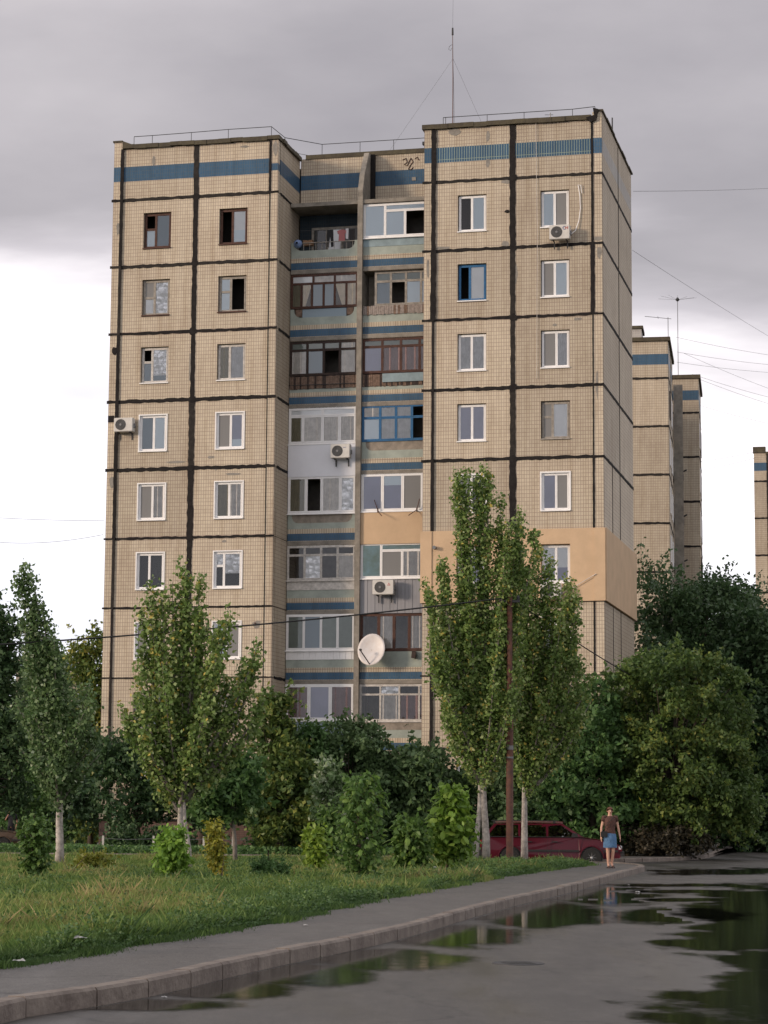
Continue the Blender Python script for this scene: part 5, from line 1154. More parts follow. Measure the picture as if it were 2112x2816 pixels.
sapling((680, 1895), 54, [(1785,655,700),(1820,650,705),(1860,660,705),(1885,665,700)], 'low lime green sapling beside the thin white stem', [(.16,.24,.03),(.21,.30,.05),(.12,.20,.03)], 26, 6, .155, top=(678,1780))
sapling((885, 1880), 56, [(1770,855,905),(1800,840,930),(1850,845,925),(1882,865,905)], 'mid green bushy sapling between two taller ones', [(.07,.13,.028),(.10,.17,.035),(.14,.22,.045)], 46, 6, .195, top=(880,1765))
sapling((965, 1878), 57, [(1700,958,985),(1740,935,1020),(1780,915,1035),(1820,915,1030),(1852,940,1020)], 'bright yellow green walnut sapling left of the white poplar trunks', [(.13,.22,.03),(.18,.28,.04),(.23,.32,.05),(.09,.16,.03)], 46, 6, .225, top=(968,1698))
sapling((378, 1905), 49, [(1790,345,400),(1820,335,410),(1860,330,412),(1888,340,405)], 'bright lime bush below the forked poplar', [(.14,.25,.035),(.19,.31,.05),(.10,.19,.03)], 48, 6, .15, top=(372,1786), tr=.022, name='shrub', cat='bush')
sapling((478, 1930), 47, [(1772,445,475),(1800,440,490),(1850,442,485),(1872,452,475)], 'thin yellow sapling leaning beside the grey stem', [(.22,.22,.03),(.30,.26,.035),(.14,.16,.025)], 28, 6, .105, top=(462,1768), tr=.012)
sapling((68, 1950), 46, [(1765,50,100),(1810,36,120),(1860,36,116),(1898,50,100)], 'green sapling at the left before the olive car', [(.06,.115,.026),(.09,.16,.035),(.13,.21,.045)], 48, 6, .125, top=(72,1762), tr=.02)
tree('shrub', (578, 1905), 50, [(1862,555,600),(1880,545,625),(1900,548,622)], 'dark round bush sitting in the grass', m_mid, 34, 130, .18, .05, cat='bush', group=S, gz=.13, trunk_r=.02, tintc=.35)
tree('shrub', (205, 1888), 53, [(1855,170,235),(1875,160,245)], 'low yellowish bush in the grass right of the leaning poplar', m_yel, 18, 90, .2, .07, cat='bush', group=S, gz=.13, trunk_r=.02, tintc=.1)
tree('shrub', (1345, 1840), 79, [(1790,1330,1500),(1815,1330,1540),(1838,1340,1540)], 'dark brownish hedge behind the woman', leaf_mat('brownish_leaves', [(0,(.030,.030,.018)), (1,(.070,.055,.032))], .2), 60, 160, .35, .09, cat='hedge', gz=.10, tintc=.4)
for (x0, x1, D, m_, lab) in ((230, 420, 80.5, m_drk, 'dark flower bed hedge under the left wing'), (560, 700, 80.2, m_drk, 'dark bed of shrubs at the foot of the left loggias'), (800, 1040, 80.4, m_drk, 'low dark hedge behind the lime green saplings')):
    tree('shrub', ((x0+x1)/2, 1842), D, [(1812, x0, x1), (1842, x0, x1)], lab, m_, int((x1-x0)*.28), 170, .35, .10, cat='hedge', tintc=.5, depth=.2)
# bare twiggy saplings
for (bx, by, D, tw, lab) in ((152, 1905, 49, [(135,1858),(190,1845),(160,1870)], 'bare forked twig standing in the grass at the left'), (312, 1935, 45, [(298,1895),(330,1880),(318,1900),(303,1910)], 'bare twiggy shoot in the grass below the lime bush'), (66, 1960, 45, [(66,1890),(70,1900)], 'thin bare stem below the left sapling'), (478, 1932, 46.5, [(470,1880),(484,1850),(462,1900)], 'thin bare stem under the yellow sapling')):
    B = ad(bx, by, D); B.z = .1; o = empty('bare_sapling', B, 0, lab, 'sapling', 'bare twigs in the grass'); mb = MB()
    for (x, y) in tw:
        P = ad(x, y, D)-B; P.y = R_(-.1, .1); mb.tube([(0,0,0), (P.x*.25, 0, P.z*.45), tuple(P)], [.014, .010, .004], 5)
    mb.build('trunk', m_bark, o)

# ---- grass
m_grass = leaf_mat('grass_blades', [(0,(0.058,0.111,0.029)), (.35,(0.111,0.195,0.044)), (.60,(0.189,0.267,0.065)), (.80,(0.260,0.280,0.091)), (1,(0.351,0.286,0.130))], .3, .6)
def inlawn(x, y):
    lim = -99
    for i in range(len(GI)-1):
        if GI[i][1] <= y <= GI[i+1][1] and i < 11:
            t = (y-GI[i][1])/(GI[i+1][1]-GI[i][1]); return GI[i][0]+(GI[i+1][0]-GI[i][0])*t
    return -99
gy = np.linspace(15, 69.5, 400); gx = np.array([inlawn(0, y) if y <= 64 else (min(5.95, 6-(y-65.8)*2.2) if y < 68 else -99) for y in gy]); gx[(gy > 68)] = -1
def lawn_edge(y): return np.interp(y, gy, gx)
def fbm(x, y, s, seed=0): return np.array([noise.fractal(Vector((a*s, b*s, seed)), 1., 2., 4) for a, b in zip(x, y)])
# coarse noise fields, looked up per blade
GXN, GYN = 140, 240; gxx = np.linspace(-15, 8, GXN); gyy = np.linspace(14, 71, GYN)
F1 = np.array([[noise.fractal(Vector((x*.35, y*.16, 3.)), 1., 2., 4) for y in gyy] for x in gxx]); F2 = np.array([[noise.fractal(Vector((x*1.1, y*.7, 9.)), 1., 2., 3) for y in gyy] for x in gxx])
def look(Fm, x, y):
    i = np.clip(((x+15)/23*(GXN-1)).astype(int), 0, GXN-1); j = np.clip(((y-14)/57*(GYN-1)).astype(int), 0, GYN-1); return Fm[i, j]
N = 760000
u = rng.random(N); yy = 15*(69.8/15)**(u**.62); hw = yy*.1737+.6
xl = -hw-.3; xr = np.minimum(lawn_edge(yy)+.10*np.abs(rng.normal(size=N))+.12*np.sin(yy*2.1)*np.sin(yy*.7), hw+.3); ok = xr > xl; yy, xl, xr = yy[ok], xl[ok], xr[ok]
xx = xl+(xr-xl)*rng.random(len(yy)); n = len(xx)
edge = lawn_edge(yy)-xx; f1, f2 = look(F1, xx, yy), look(F2, xx, yy)
near = np.clip(1-edge/1.0, 0, 1); band = np.exp(-((edge-1.7-.3*f1)/.9)**2)*np.clip((40-yy)/20, 0, 1)
h = (.065+.06*np.clip(f1+.4, 0, 1.5)+.10*np.clip(f2, 0, 1))*rng.uniform(.5, 1.35, n)*np.where(edge < .15, .45, 1)*(1+near*.3)
h = h*np.where(rng.random(n) < .03, 1.8, 1)
wdt = np.maximum(.0035, .00020*yy)*rng.uniform(.8, 1.5, n)
ang = rng.uniform(0, 6.28, n); lean = rng.normal(size=(n,2))*.38*h[:,None]; dx, dy = np.cos(ang)*wdt, np.sin(ang)*wdt*.6
V = np.empty((n,4,3)); zb0 = .125
V[:,0] = np.stack([xx-dx, yy-dy, np.full(n, zb0)], 1); V[:,1] = np.stack([xx+dx, yy+dy, np.full(n, zb0)], 1)
V[:,2] = np.stack([xx+dx*.7+lean[:,0]*.5, yy+dy*.7+lean[:,1]*.5, zb0+h*.62], 1); V[:,3] = np.stack([xx+lean[:,0], yy+lean[:,1], zb0+h], 1)
me = bpy.data.meshes.new('grass'); me.vertices.add(4*n); me.vertices.foreach_set('co', V.reshape(-1).astype(np.float32)); me.loops.add(4*n); me.loops.foreach_set('vertex_index', np.arange(4*n, dtype=np.int32)); me.polygons.add(n)
me.polygons.foreach_set('loop_start', np.arange(0, 4*n, 4, dtype=np.int32)); me.polygons.foreach_set('loop_total', np.full(n, 4, dtype=np.int32)); me.update(calc_edges=True)
tint = np.clip(.40+.62*f1+.35*f2+rng.normal(size=n)*.17-.34*near+.34*band+.12*np.clip((yy-50)/20, 0, 1), 0, 1)
a_ = me.attributes.new('tint', 'FLOAT', 'POINT'); a_.data.foreach_set('value', np.repeat(tint, 4).astype(np.float32)); me.materials.append(m_grass)
o = bpy.data.objects.new('grass', me); link(o); tag(o, 'long uneven grass covering the lawn', 'grass', kind='stuff')
# broad leaved weeds, thick along the path edge
N = 240000; u = rng.random(N); yy = 15*(68/15)**(u**.7); e_ = rng.exponential(.45, N); far = rng.random(N) < .55; e_ = np.where(far, rng.uniform(0, 9, N), e_)
xx = lawn_edge(yy)-e_; f2 = look(F2, xx, yy); keep = (np.abs(xx) < yy*.18+.5) & ((f2 > .05) | (e_ < .3)) ; xx, yy, e_, f2 = xx[keep], yy[keep], e_[keep], f2[keep]; n = len(xx)
zz = .13+rng.random(n)**1.2*(.07+.24*np.clip(f2+.2, 0, 1))*np.where(e_ < .12, .5, 1)
m_weed = leaf_mat('weed_leaves', [(0,(0.042,0.090,0.026)), (.6,(0.078,0.150,0.041)), (1,(0.168,0.252,0.072))], .25)
leaf_mesh('weeds', np.stack([xx, yy, zz], 1), .034, m_weed, None, np.clip(.4+.3*f2+rng.normal(size=n)*.2, 0, 1), 1.4, .6, kind='stuff')
# tufts on the garden side and by the drive
N = 20000; yy = rng.uniform(77.6, 82, N); xx = rng.uniform(-15, 6, N); zz = .11+rng.random(N)**1.5*.24
leaf_mesh('undergrowth', np.stack([xx, yy, zz], 1), .09, m_mid, None, np.clip(rng.normal(size=N)*.25+.45, 0, 1), 1.6, .4, kind='stuff')
# wild low plants in the right hand grass before the car
N = 9000; yy = rng.uniform(62, 68.2, N); xx = rng.uniform(1.0, 5.6, N); k_ = xx < lawn_edge(yy)-.25; xx, yy = xx[k_], yy[k_]; hh = look(F2, xx, yy)
leaf_mesh('tall_weeds', np.stack([xx, yy, .13+rng.random(len(xx))**1.4*(.10+.16*np.clip(hh, 0, 1))], 1), .06, m_mid, None, np.clip(.75+rng.normal(size=len(xx))*.2, 0, 1), 1.8, .2, kind='stuff')

# ================================================================== UTILITY POLE, CABLES, FENCE
B = ad(1101, 1868, 66.3); B.z = .1
pole = empty('utility_pole', B, 0, 'rusty brown steel pole standing between the two white trunked poplars', 'utility pole')
topz = (ad(1100, 1283, 66.3)-B).z
mb = MB(); mb.lathe([(.105, -.2), (.105, topz*.55), (.085, topz*.56), (.08, topz)], n=14); mb.build('shaft', m_rust, pole, smooth=True)
mb = MB(); mb.lathe([(.112, 3.3), (.112, 3.42)], n=14); mb.lathe([(.112, 3.05), (.112, 3.1)], n=14); mb.build('clamp_band', m_metal, pole)
mb = MB(); mb.box(-.12, .0, -.125, -.10, 3.45, 3.62); mb.build('sign_plate', m_rust, pole)
mb = MB(); mb.box(-.3, .3, -.04, .04, topz-.25, topz-.18); mb.lathe([(.04, topz-.18), (.05, topz-.1), (.03, topz-.04)], (-.25, 0, 0), 8); mb.lathe([(.04, topz-.18), (.05, topz-.1), (.03, topz-.04)], (.25, 0, 0), 8); mb.build('crossarm', m_dkmetal, pole)
def wire(p, q, sag, label, r=.014, mt=None, cat='cable'):
    p, q = Vector(p), Vector(q); pts = [p.lerp(q, t/16)-Vector((0,0,sag*4*(t/16)*(1-t/16))) for t in range(17)]
    mb = MB(); mb.tube(pts, r, 4); tag(mb.build('overhead_cable', mt or m_wire), label, cat, 'overhead cables')
PT_ = B+Vector((0,0,topz-.1))
wire(PT_, ad(-60, 1396, 58), .12, 'black cable running left from the rusty pole across the left wing', .022)
wire(PT_, ad(1560, 1560, 92), .25, 'black cable dropping right from the rusty pole over the corner of the block', .022)
for (x0, y0, D0, x1, y1, D1, sg, lab) in ((1739,688,93,2160,952,150,.2,'cable sloping down right from the upper back corner of the block'), (1741,526,93,2180,514,150,.2,'uppermost level cable leaving the block to the right'),
    (1858,927,133,2180,985,160,.3,'highest cable from the near wing of the second block'), (1862,968,135,2180,1008,160,.3,'second highest cable from the second block'), (1862,996,140,2180,1028,160,.3,'third cable from the second block'),
    (1880,971,137,2180,1092,160,.3,'steeper thin cable crossing under the aerial'), (1904,1029,140,2180,1108,160,.3,'upper of two close cables from the further wing'), (1904,1035,141,2180,1130,160,.3,'lower of two close cables from the further wing'),
    (1915,1112,142,2180,1178,160,.3,'cable from below the roof of the further wing'), (1917,1271,142,2078,1242,167,.15,'upper cable rising to the block at the right edge'), (1917,1295,142,2078,1259,167,.15,'lower cable rising to the block at the right edge'), (1921,1420,142,2078,1405,167,.15,'lowest cable between the second block and the block at the right edge'),
    (-20,1423,100,286,1432,92,.1,'faint cable in the sky left of the block, upper one'), (-20,1490,100,284,1470,92,.5,'faint cable in the sky left of the block, lower one')):
    wire(at(x0, y0, D0), at(x1, y1, D1), sg*.35, lab, .009, m_thinwire)
f = empty('wire_fence', (-8, 79.3, .1), 0, 'low wire fence with white posts along the flower beds', 'fence')
for px in (283, 422, 560, 640, 779, 905, 1010):
    p = at(px, 2330, 79.3); mb = MB(); mb.box(p.x+8-.035, p.x+8+.035, -.03, .03, -.1, .58); mb.build('post', m_oldwhite, f)
for z in (.25, .48): mb = MB(); mb.tube([(at(p_, 2330, 79.3).x+8, 0, z-.03*(i % 2)) for i, p_ in enumerate((283, 350, 422, 490, 560, 640, 779, 905, 1010))], .008, 4); mb.build('wire', m_thinwire, f)

# ================================================================== CARS
m_tyre = mat('tyre_rubber', (.018,.018,.018), .85); m_rim = mat('alloy', (.45,.45,.45), .35, metal=.8); m_blackpl = mat('black_plastic', (.02,.02,.02), .55)
m_lamp = mat('headlamp_glass', (.55,.57,.58), .15); m_plate = mat('number_plate', (.62,.62,.6), .6); m_amber = mat('indicator', (.5,.2,.04), .3)
def paint(name, c):
    m = mat(name, c, .28, noise_amt=.05, nscale=3); b = m.node_tree.nodes['Principled BSDF']; b.inputs['Coat Weight'].default_value = .18; b.inputs['Specular IOR Level'].default_value = .25; b.inputs['Coat Roughness'].default_value = .08; return m
def car(loc, rz, pm, label, estate=True):
    o = empty('parked_car', loc, rz, label, 'car'); o.scale = (.97,.97,.95)
    W = .84
    def arc(cx, r, n=10): return [(cx-r*math.cos(math.pi*i/n), .31+r*math.sin(math.pi*i/n)) for i in range(n+1)]
    L0, L1 = -2.2, 2.33
    outline = [(L0+.04, .32)]+[(-1.26-.40, .24)]+arc(-1.26, .37)+[(-.86, .24), (.95, .24)]+arc(1.36, .37)+[(1.75, .26), (L1-.08, .30), (L1, .40), (L1, .60), (L1-.07, .72), (L1-.45, .83), (1.6, .90), (1.08, .965), (.95, .985), (-2.02, .985), (L0, .90), (L0-.02, .55)]
    def widen(x, z, full):
        w_ = W*(1-.10*max(0, (x-1.3)/1.0)**2-.06*max(0, (-x-1.5)/.7)**2)
        w_ *= 1-.09*max(0, (z-.62)/.36)**1.5-.05*max(0, (.45-z)/.2)
        return w_*full
    layers = []; cxm = sum(p[0] for p in outline)/len(outline)
    for full, shr in ((-.955, .04), (-1., .0), (-1.0, 0.), (1., 0.), (1., .0), (.955, .04)):
        layers.append([(x*(1-shr*.35) if True else x, widen(x, z, full), z-(shr*.5 if z > .6 else -shr*.3)) for x, z in outline])
    layers = [layers[0], layers[1], layers[3], layers[5]]
    # side skins
    n = len(outline); mb = MB(); vs = [p for l_ in (layers[0], layers[1], layers[2], layers[3]) for p in l_]
    fs = [tuple(range(n-1, -1, -1)), tuple(3*n+i for i in range(n))]
    for q in range(3): fs += [(q*n+i, q*n+(i+1) % n, (q+1)*n+(i+1) % n, (q+1)*n+i) for i in range(n)]
    mb.add(vs, fs); body = mb.build('body', pm, o, recalc=True)
    b = bmesh.new(); b.from_mesh(body.data); bmesh.ops.triangulate(b, faces=[f_ for f_ in b.faces if len(f_.verts) > 4]); b.to_mesh(body.data); b.free()
    # greenhouse
    if estate: bt = [(-2.15, .96), (1.12, .955)]; tp = [(-1.80, 1.40), (.40, 1.42)]
    else: bt = [(-1.55, .96), (1.05, .955)]; tp = [(-.95, 1.38), (.35, 1.40)]
    wb, wt = .765, .585; (xb0, zb0), (xb1, zb1) = bt; (xt0, zt0), (xt1, zt1) = tp
    mb = MB(); mb.add([(xb0,-wb,zb0),(xb1,-wb+.03,zb1),(xt1,-wt,zt1),(xt0,-wt,zt0),(xb0,wb,zb0),(xb1,wb-.03,zb1),(xt1,wt,zt1),(xt0,wt,zt0)], [(0,1,2,3),(7,6,5,4),(1,5,6,2),(4,0,3,7)]); mb.build('cabin_pillars', pm, o)
    rb = MB(); prof = [(xt0-.04, -wt-.01), (xt0-.1, 0), (xt0-.04, wt+.01)]
    ys_ = [-wt-.012, -wt+.05, -.3, 0, .3, wt-.05, wt+.012]; zs_ = [0, .035, .055, .06, .055, .035, 0]; xs_ = [xt0-.03, xt0+.15, (xt0+xt1)/2, xt1-.12, xt1+.03]; xz = [0, .025, .03, .02, -.0]
    vs = [(x, y, zt0+(zt1-zt0)*i/4+zs_[j]*(0 if i in (0, 4) and j in (0, 6) else 1)+xz[i]) for i, x in enumerate(xs_) for j, y in enumerate(ys_)]
    rb.add(vs, [(i*7+j, (i+1)*7+j, (i+1)*7+j+1, i*7+j+1) for i in range(4) for j in range(6)]); rb.build('roof', pm, o, smooth=True)
    def sidept(x, z, s, out_=.006):
        t = (z-zb0)/(zt0-zb0); return (x, s*(wb+(wt-wb)*t+out_), z)
    def xlo(z, e_): t = (z-zb0)/(zt0-zb0); return (xb0+(xt0-xb0)*t+e_)
    def xhi(z, e_): t = (z-zb1)/(zt1-zb1); return (xb1+(xt1-xb1)*t-e_)
    zl, zh = .985, 1.365
    wins = [('a', 'b')]
    cuts = [(-.96, -1.02), (-.10, -.02)] if estate else [(-.55, -.60), (.08, .14)]
    for s in (-1, 1):
        edges = [(xlo(zl, .11), xlo(zh, .11))]+[(c_, c_) for c_ in ((-1.02), (-.94), (-.12), (-.04))]+[(xhi(zl, .16), xhi(zh, .12))]
        if not estate: edges = [(xlo(zl, .12), xlo(zh, .1)), (-.28, -.28), (-.2, -.2), (xhi(zl, .16), xhi(zh, .12))]
        for i in range(0, len(edges), 2):
            (a0, a1), (b0, b1_) = edges[i], edges[i+1]
            mb = MB(); mb.add([sidept(a0, zl, s), sidept(b0, zl, s), sidept(b1_, zh, s), sidept(a1, zh, s)], [(0,1,2,3) if s < 0 else (3,2,1,0)]); mb.build('side_window', m_carglass, o)
        # seals
        mb = MB(); mb.tube([sidept(edges[0][0], zl-.012, s, .006), sidept(edges[-1][0], zl-.012, s, .006)], .011, 4); mb.build('window_seal', m_blackpl, o)
        mb = MB(); mb.box(-1.9, .25, s*wt-.02, s*wt+.02, 1.49, 1.515)
        for x in (-1.8, -.8, .15): mb.box(x-.04, x+.04, s*wt-.02, s*wt+.02, 1.42, 1.49)
        if estate: mb.build('roof_rail', m_blackpl, o)
        mb = MB(); mb.box(-.86, .95, s*(W+.008)-.012, s*(W+.008)+.012, .50, .56); mb.box(1.76, 2.2, s*(W-.03)-.012, s*(W-.03)+.012, .50, .56); mb.build('rubbing_strip', m_blackpl, o)
        for x in ((-.98, -.92), (-.14, -.08)) if False else ():
            pass
        for x in (-.92, -.06, .93):
            mb = MB(); mb.box(x-.004, x+.004, s*W*.985-.01, s*W*.985+.012, .34, .95); mb.build('door_gap', m_blackpl, o)
        for x in (-.75, .08): mb = MB(); mb.box(x, x+.18, s*W*.975-.02, s*W*.975+.03, .80, .835); mb.build('door_handle', m_blackpl, o)
        mb = MB(); mb.prism([(.70, .98), (.92, .99), (.90, 1.10), (.74, 1.11)], s*.84, s*.99, 'xz'); mb.build('side_mirror', m_blackpl, o)
    for (xa, za, xb_, zb_, w0, w1, off) in ((xb1, zb1, xt1, zt1, wb-.03, wt, .006), (xb0, zb0, xt0, zt0, wb, wt, -.006)):
        q0, q1 = .10, .92; P_ = lambda t, s: (xa+(xb_-xa)*t+off*1.5, s*((w0+(w1-w0)*t)-.07), za+(zb_-za)*t+.005)
        mb = MB(); mb.add([P_(q0,-1), P_(q0,1), P_(q1,1), P_(q1,-1)], [(0,1,2,3)]); mb.build('windscreen', m_carglass, o)
    mb = MB(); mb.box(-1.5, .7, -.6, .6, .55, .96); mb.box(-.35, -.2, -.55, -.1, .9, 1.2); mb.box(-.35, -.2, .1, .55, .9, 1.2); mb.box(-1.15, -1.0, -.55, .55, .9, 1.15); mb.build('interior', m_blackpl, o)
    mb = MB(); mb.box(L1-.05, L1+.07, -.74, .74, .36, .52); mb.box(L0-.08, L0+.05, -.76, .76, .36, .54); mb.build('bumper', m_blackpl, o)
    mb = MB(); mb.box(L1-.01, L1+.012, -.42, .42, .585, .70); mb.build('grille', m_blackpl, o)
    for s in (-1, 1):
        mb = MB(); mb.box(L1-.10, L1+.006, s*.44 if s > 0 else -.72, .72 if s > 0 else -.44, .585, .70); mb.build('headlight', m_lamp, o)
        mb = MB(); mb.box(L0-.03, L0+.01, s*.5 if s > 0 else -.72, .72 if s > 0 else -.5, .62, .86); mb.build('tail_light', m_red, o)
    mb = MB(); mb.box(L1+.072, L1+.08, -.26, .26, .38, .49); mb.build('number_plate', m_plate, o)
    for x in (-1.26, 1.36):
        for s in (-1, 1):
            wh = MB(); wh.lathe([(.20, s*.70), (.30, s*.68), (.31, s*.72), (.31, s*.82), (.295, s*.845), (.205, s*.845)], (x, 0, .31), 24, 'y'); t_ = wh.build('wheel', m_tyre, o, smooth=False)
            r_ = MB(); r_.lathe([(.205, s*.80), (.205, s*.843), (.175, s*.845), (.165, s*.815)], (x, 0, .31), 20, 'y'); r_.lathe([(.05, s*.80), (.05, s*.84), (.03, s*.85)], (x, 0, .31), 10, 'y')
            for k in range(8):
                a_ = k*math.pi/4; r_.tube([(x+.04*math.cos(a_), s*.832, .31+.04*math.sin(a_)), (x+.175*math.cos(a_), s*.828, .31+.175*math.sin(a_))], .018, 4)
            r_.build('rim', m_rim, t_)
            a2 = MB(); a2.tube([(x+.385*math.cos(t*math.pi/12), s*(W-.005), .31+.385*math.sin(t*math.pi/12)) for t in range(13)], .022, 5); a2.build('arch_trim', pm, o)
            lin = MB(); lin.lathe([(.36, s*.45), (.36, s*.80)], (x, 0, .31), 20, 'y'); lin.build('wheel_housing', m_blackpl, o)
    return o
cc = at(1512, 2375, 72.6)
car((cc.x-.02, 72.3, -.10), math.radians(-5), paint('maroon_paint', (.075,.006,.015)), 'dark red estate car with roof rails, parked behind the white trunked poplars')
cl = at(84, 2300, 100)
car((cl.x-2.3, 100, -.27), math.radians(-4), paint('olive_paint', (.085,.055,.035)), 'olive brown saloon car cut by the left edge of the picture', estate=False)

# ================================================================== PEOPLE
m_skin = mat('skin', (.66,.38,.27), .6); m_skin2 = mat('tanned_skin', (.40,.21,.14), .6); m_hair = mat('auburn_hair', (.12,.045,.022), .6, noise_amt=.3, nscale=30); m_hair2 = mat('short_grey_hair', (.10,.07,.05), .8)
m_blouse = mat('brown_patterned_blouse', (.16,.075,.055), .9, nscale=28, col2=(.035,.022,.020)); m_denim = mat('blue_denim', (.095,.19,.33), .9, noise_amt=.3, nscale=18); m_shoe = mat('dark_sandal', (.05,.03,.03), .7)
m_shirtd = mat('dark_shirt', (.015,.015,.02), .9); m_shirtl = mat('greyblue_shirt', (.20,.21,.25), .9); m_trou = mat('black_trousers', (.008,.008,.010), .9); m_eye = mat('eye', (.02,.015,.012), .3); m_lip = mat('lips', (.35,.10,.08), .5)
def person(loc, rz, label, skin, pose, H=1.68):
    o = empty('person', loc, rz, label, 'person'); o.scale = (H/1.68,)*3
    J = dict(pelvis=(0,0,.96), spine=(0,-.01,1.12), chest=(0,.005,1.29), neckb=(0,.01,1.41), neck=(0,0,1.475), head=(0,-.01,1.55), crown=(0,.0,1.615),
             nose=(0,-.085,1.545), nose2=(0,-.105,1.538))
    for s, n_ in ((-1, 'R'), (1, 'L')):
        J.update({'sh'+n_: (s*.165,.01,1.375), 'el'+n_: (s*.225,.03,1.10), 'wr'+n_: (s*.245,-.02,.865), 'hip'+n_: (s*.085,0,.90), 'kn'+n_: (s*.085,-.02,.49), 'an'+n_: (s*.08,.02,.085), 'to'+n_: (s*.095,-.14,.035)})
    J.update(pose); V = []; E_ = []; Rr = []; ix = {}
    def add(n_, p, r): ix[n_] = len(V); V.append(p); Rr.append(r)
    rad = dict(pelvis=(.13,.10), spine=(.105,.085), chest=(.125,.095), neckb=(.065,.055), neck=(.048,.05), head=(.068,.082), crown=(.062,.075), nose=(.018,.018), nose2=(.010,.010))
    for k in ('pelvis','spine','chest','neckb','neck','head','crown','nose','nose2'): add(k, J[k], rad[k])
    for a, b in (('pelvis','spine'),('spine','chest'),('chest','neckb'),('neckb','neck'),('neck','head'),('head','crown'),('head','nose'),('nose','nose2')): E_.append((ix[a], ix[b]))
    for n_ in 'RL':
        for k, r in (('sh', .052), ('el', .036), ('wr', .024), ('hip', .088), ('kn', .054), ('an', .036), ('to', .028)): add(k+n_, J[k+n_], (r, r))
        for a, b in (('chest','sh'+n_),('sh'+n_,'el'+n_),('el'+n_,'wr'+n_),('pelvis','hip'+n_),('hip'+n_,'kn'+n_),('kn'+n_,'an'+n_),('an'+n_,'to'+n_)): E_.append((ix[a], ix[b]))
        # calf and ear
        el, wr = Vector(J['el'+n_]), Vector(J['wr'+n_]); d = (wr-el).normalized(); sd = Vector((0,1,0)) if abs(d.y) < .8 else Vector((0,0,1)); sd = (sd-d*sd.dot(d)).normalized(); inn = d.cross(sd)*(1 if n_ == 'R' else -1)
        palm = wr+d*.055; add('pa'+n_, tuple(palm), (.026,.014)); E_.append((ix['wr'+n_], ix['pa'+n_]))
        for fi, (off, ln) in enumerate(((-.026,.062), (-.009,.072), (.009,.066), (.026,.050))):
            p0 = palm+d*.035+sd*off; p1 = p0+d*ln*.5+inn*.006; p2 = p0+d*ln*.95+inn*.022
            add('f%d%s0' % (fi, n_), tuple(p0), (.0085,.0085)); add('f%d%s1' % (fi, n_), tuple(p1), (.008,.008)); add('f%d%s2' % (fi, n_), tuple(p2), (.0065,.0065))
            E_.extend([(ix['pa'+n_], ix['f%d%s0' % (fi, n_)]), (ix['f%d%s0' % (fi, n_)], ix['f%d%s1' % (fi, n_)]), (ix['f%d%s1' % (fi, n_)], ix['f%d%s2' % (fi, n_)])])
        t0 = wr+d*.03-sd*.022; t1 = t0+d*.03-sd*.024+inn*.01; t2 = t1+d*.028-sd*.006+inn*.01
        add('t0'+n_, tuple(t0), (.011,.011)); add('t1'+n_, tuple(t1), (.009,.009)); add('t2'+n_, tuple(t2), (.0075,.0075)); E_.extend([(ix['wr'+n_], ix['t0'+n_]), (ix['t0'+n_], ix['t1'+n_]), (ix['t1'+n_], ix['t2'+n_])])
    me = bpy.data.meshes.new('body'); me.from_pydata(V, E_, []); me.materials.append(skin); bo = bpy.data.objects.new('body', me); link(bo, o)
    md = bo.modifiers.new('skin', 'SKIN'); md.use_smooth_shade = True
    sv = me.skin_vertices[0].data
    for i, r in enumerate(Rr): sv[i].radius = r
    sv[ix['pelvis']].use_root = True
    sb = bo.modifiers.new('sub', 'SUBSURF'); sb.levels = 1; sb.render_levels = 1
    for s in (-1, 1):
        mb = MB(); mb.lathe([(.0005,-.005),(.010,-.003),(.012,.0),(.0005,.004)], (J['head'][0]+s*.030, J['head'][1]-.077, J['head'][2]+.012), 8, 'y'); mb.build('eye', m_eye, o)
        mb = MB(); mb.lathe([(.002,-.01),(.022,0),(.014,.012),(.002,.014)], (J['head'][0]+s*.073, J['head'][1]+.01, J['head'][2]), 8, 'x'); mb.build('ear', skin, o)
    hx, hy, hz = J['head']; mb = MB(); mb.box(hx-.022, hx+.022, hy-.082, hy-.070, hz-.046, hz-.036); mb.build('mouth', m_lip, o)
    return o, J
def loft(name, rings, mt, parent, n=18):
    mb = MB(); vs = []
    for (cx_, cy_, cz_, rx, ry) in rings:
        for k in range(n): a_ = 2*math.pi*k/n; vs.append((cx_+rx*math.cos(a_), cy_+ry*math.sin(a_), cz_+.006*math.sin(3*a_+cz_*9)))
    mb.add(vs, [(i*n+k, i*n+(k+1) % n, (i+1)*n+(k+1) % n, (i+1)*n+k) for i in range(len(rings)-1) for k in range(n)]); return mb.build(name, mt, parent, smooth=True)
def hair(o, J, mt, long=.0, r=(.088,.103,.10)):
    hx, hy, hz = J['head']; mb = MB(); n = 16; vs = []; fs = []
    for i in range(9):
        th = math.pi*(.02+.64*i/8)
        for k in range(n):
            a_ = 2*math.pi*k/n; x, y, z = math.sin(th)*math.cos(a_), math.sin(th)*math.sin(a_), math.cos(th)
            zz = z
            if y < -.15 and z < .35: zz = .35+.0*z; y *= .93; x *= 1.0     # keep the face clear
            if y > 0 and z < 0: zz = z-long*(.5+y)
            vs.append((hx+x*r[0], hy+.012+y*r[1], hz+.03+zz*r[2]))
    for i in range(8):
        for k in range(n): fs.append((i*n+k, i*n+(k+1) % n, (i+1)*n+(k+1) % n, (i+1)*n+k))
    mb.add(vs, fs); return mb.build('hair', mt, o, smooth=True)
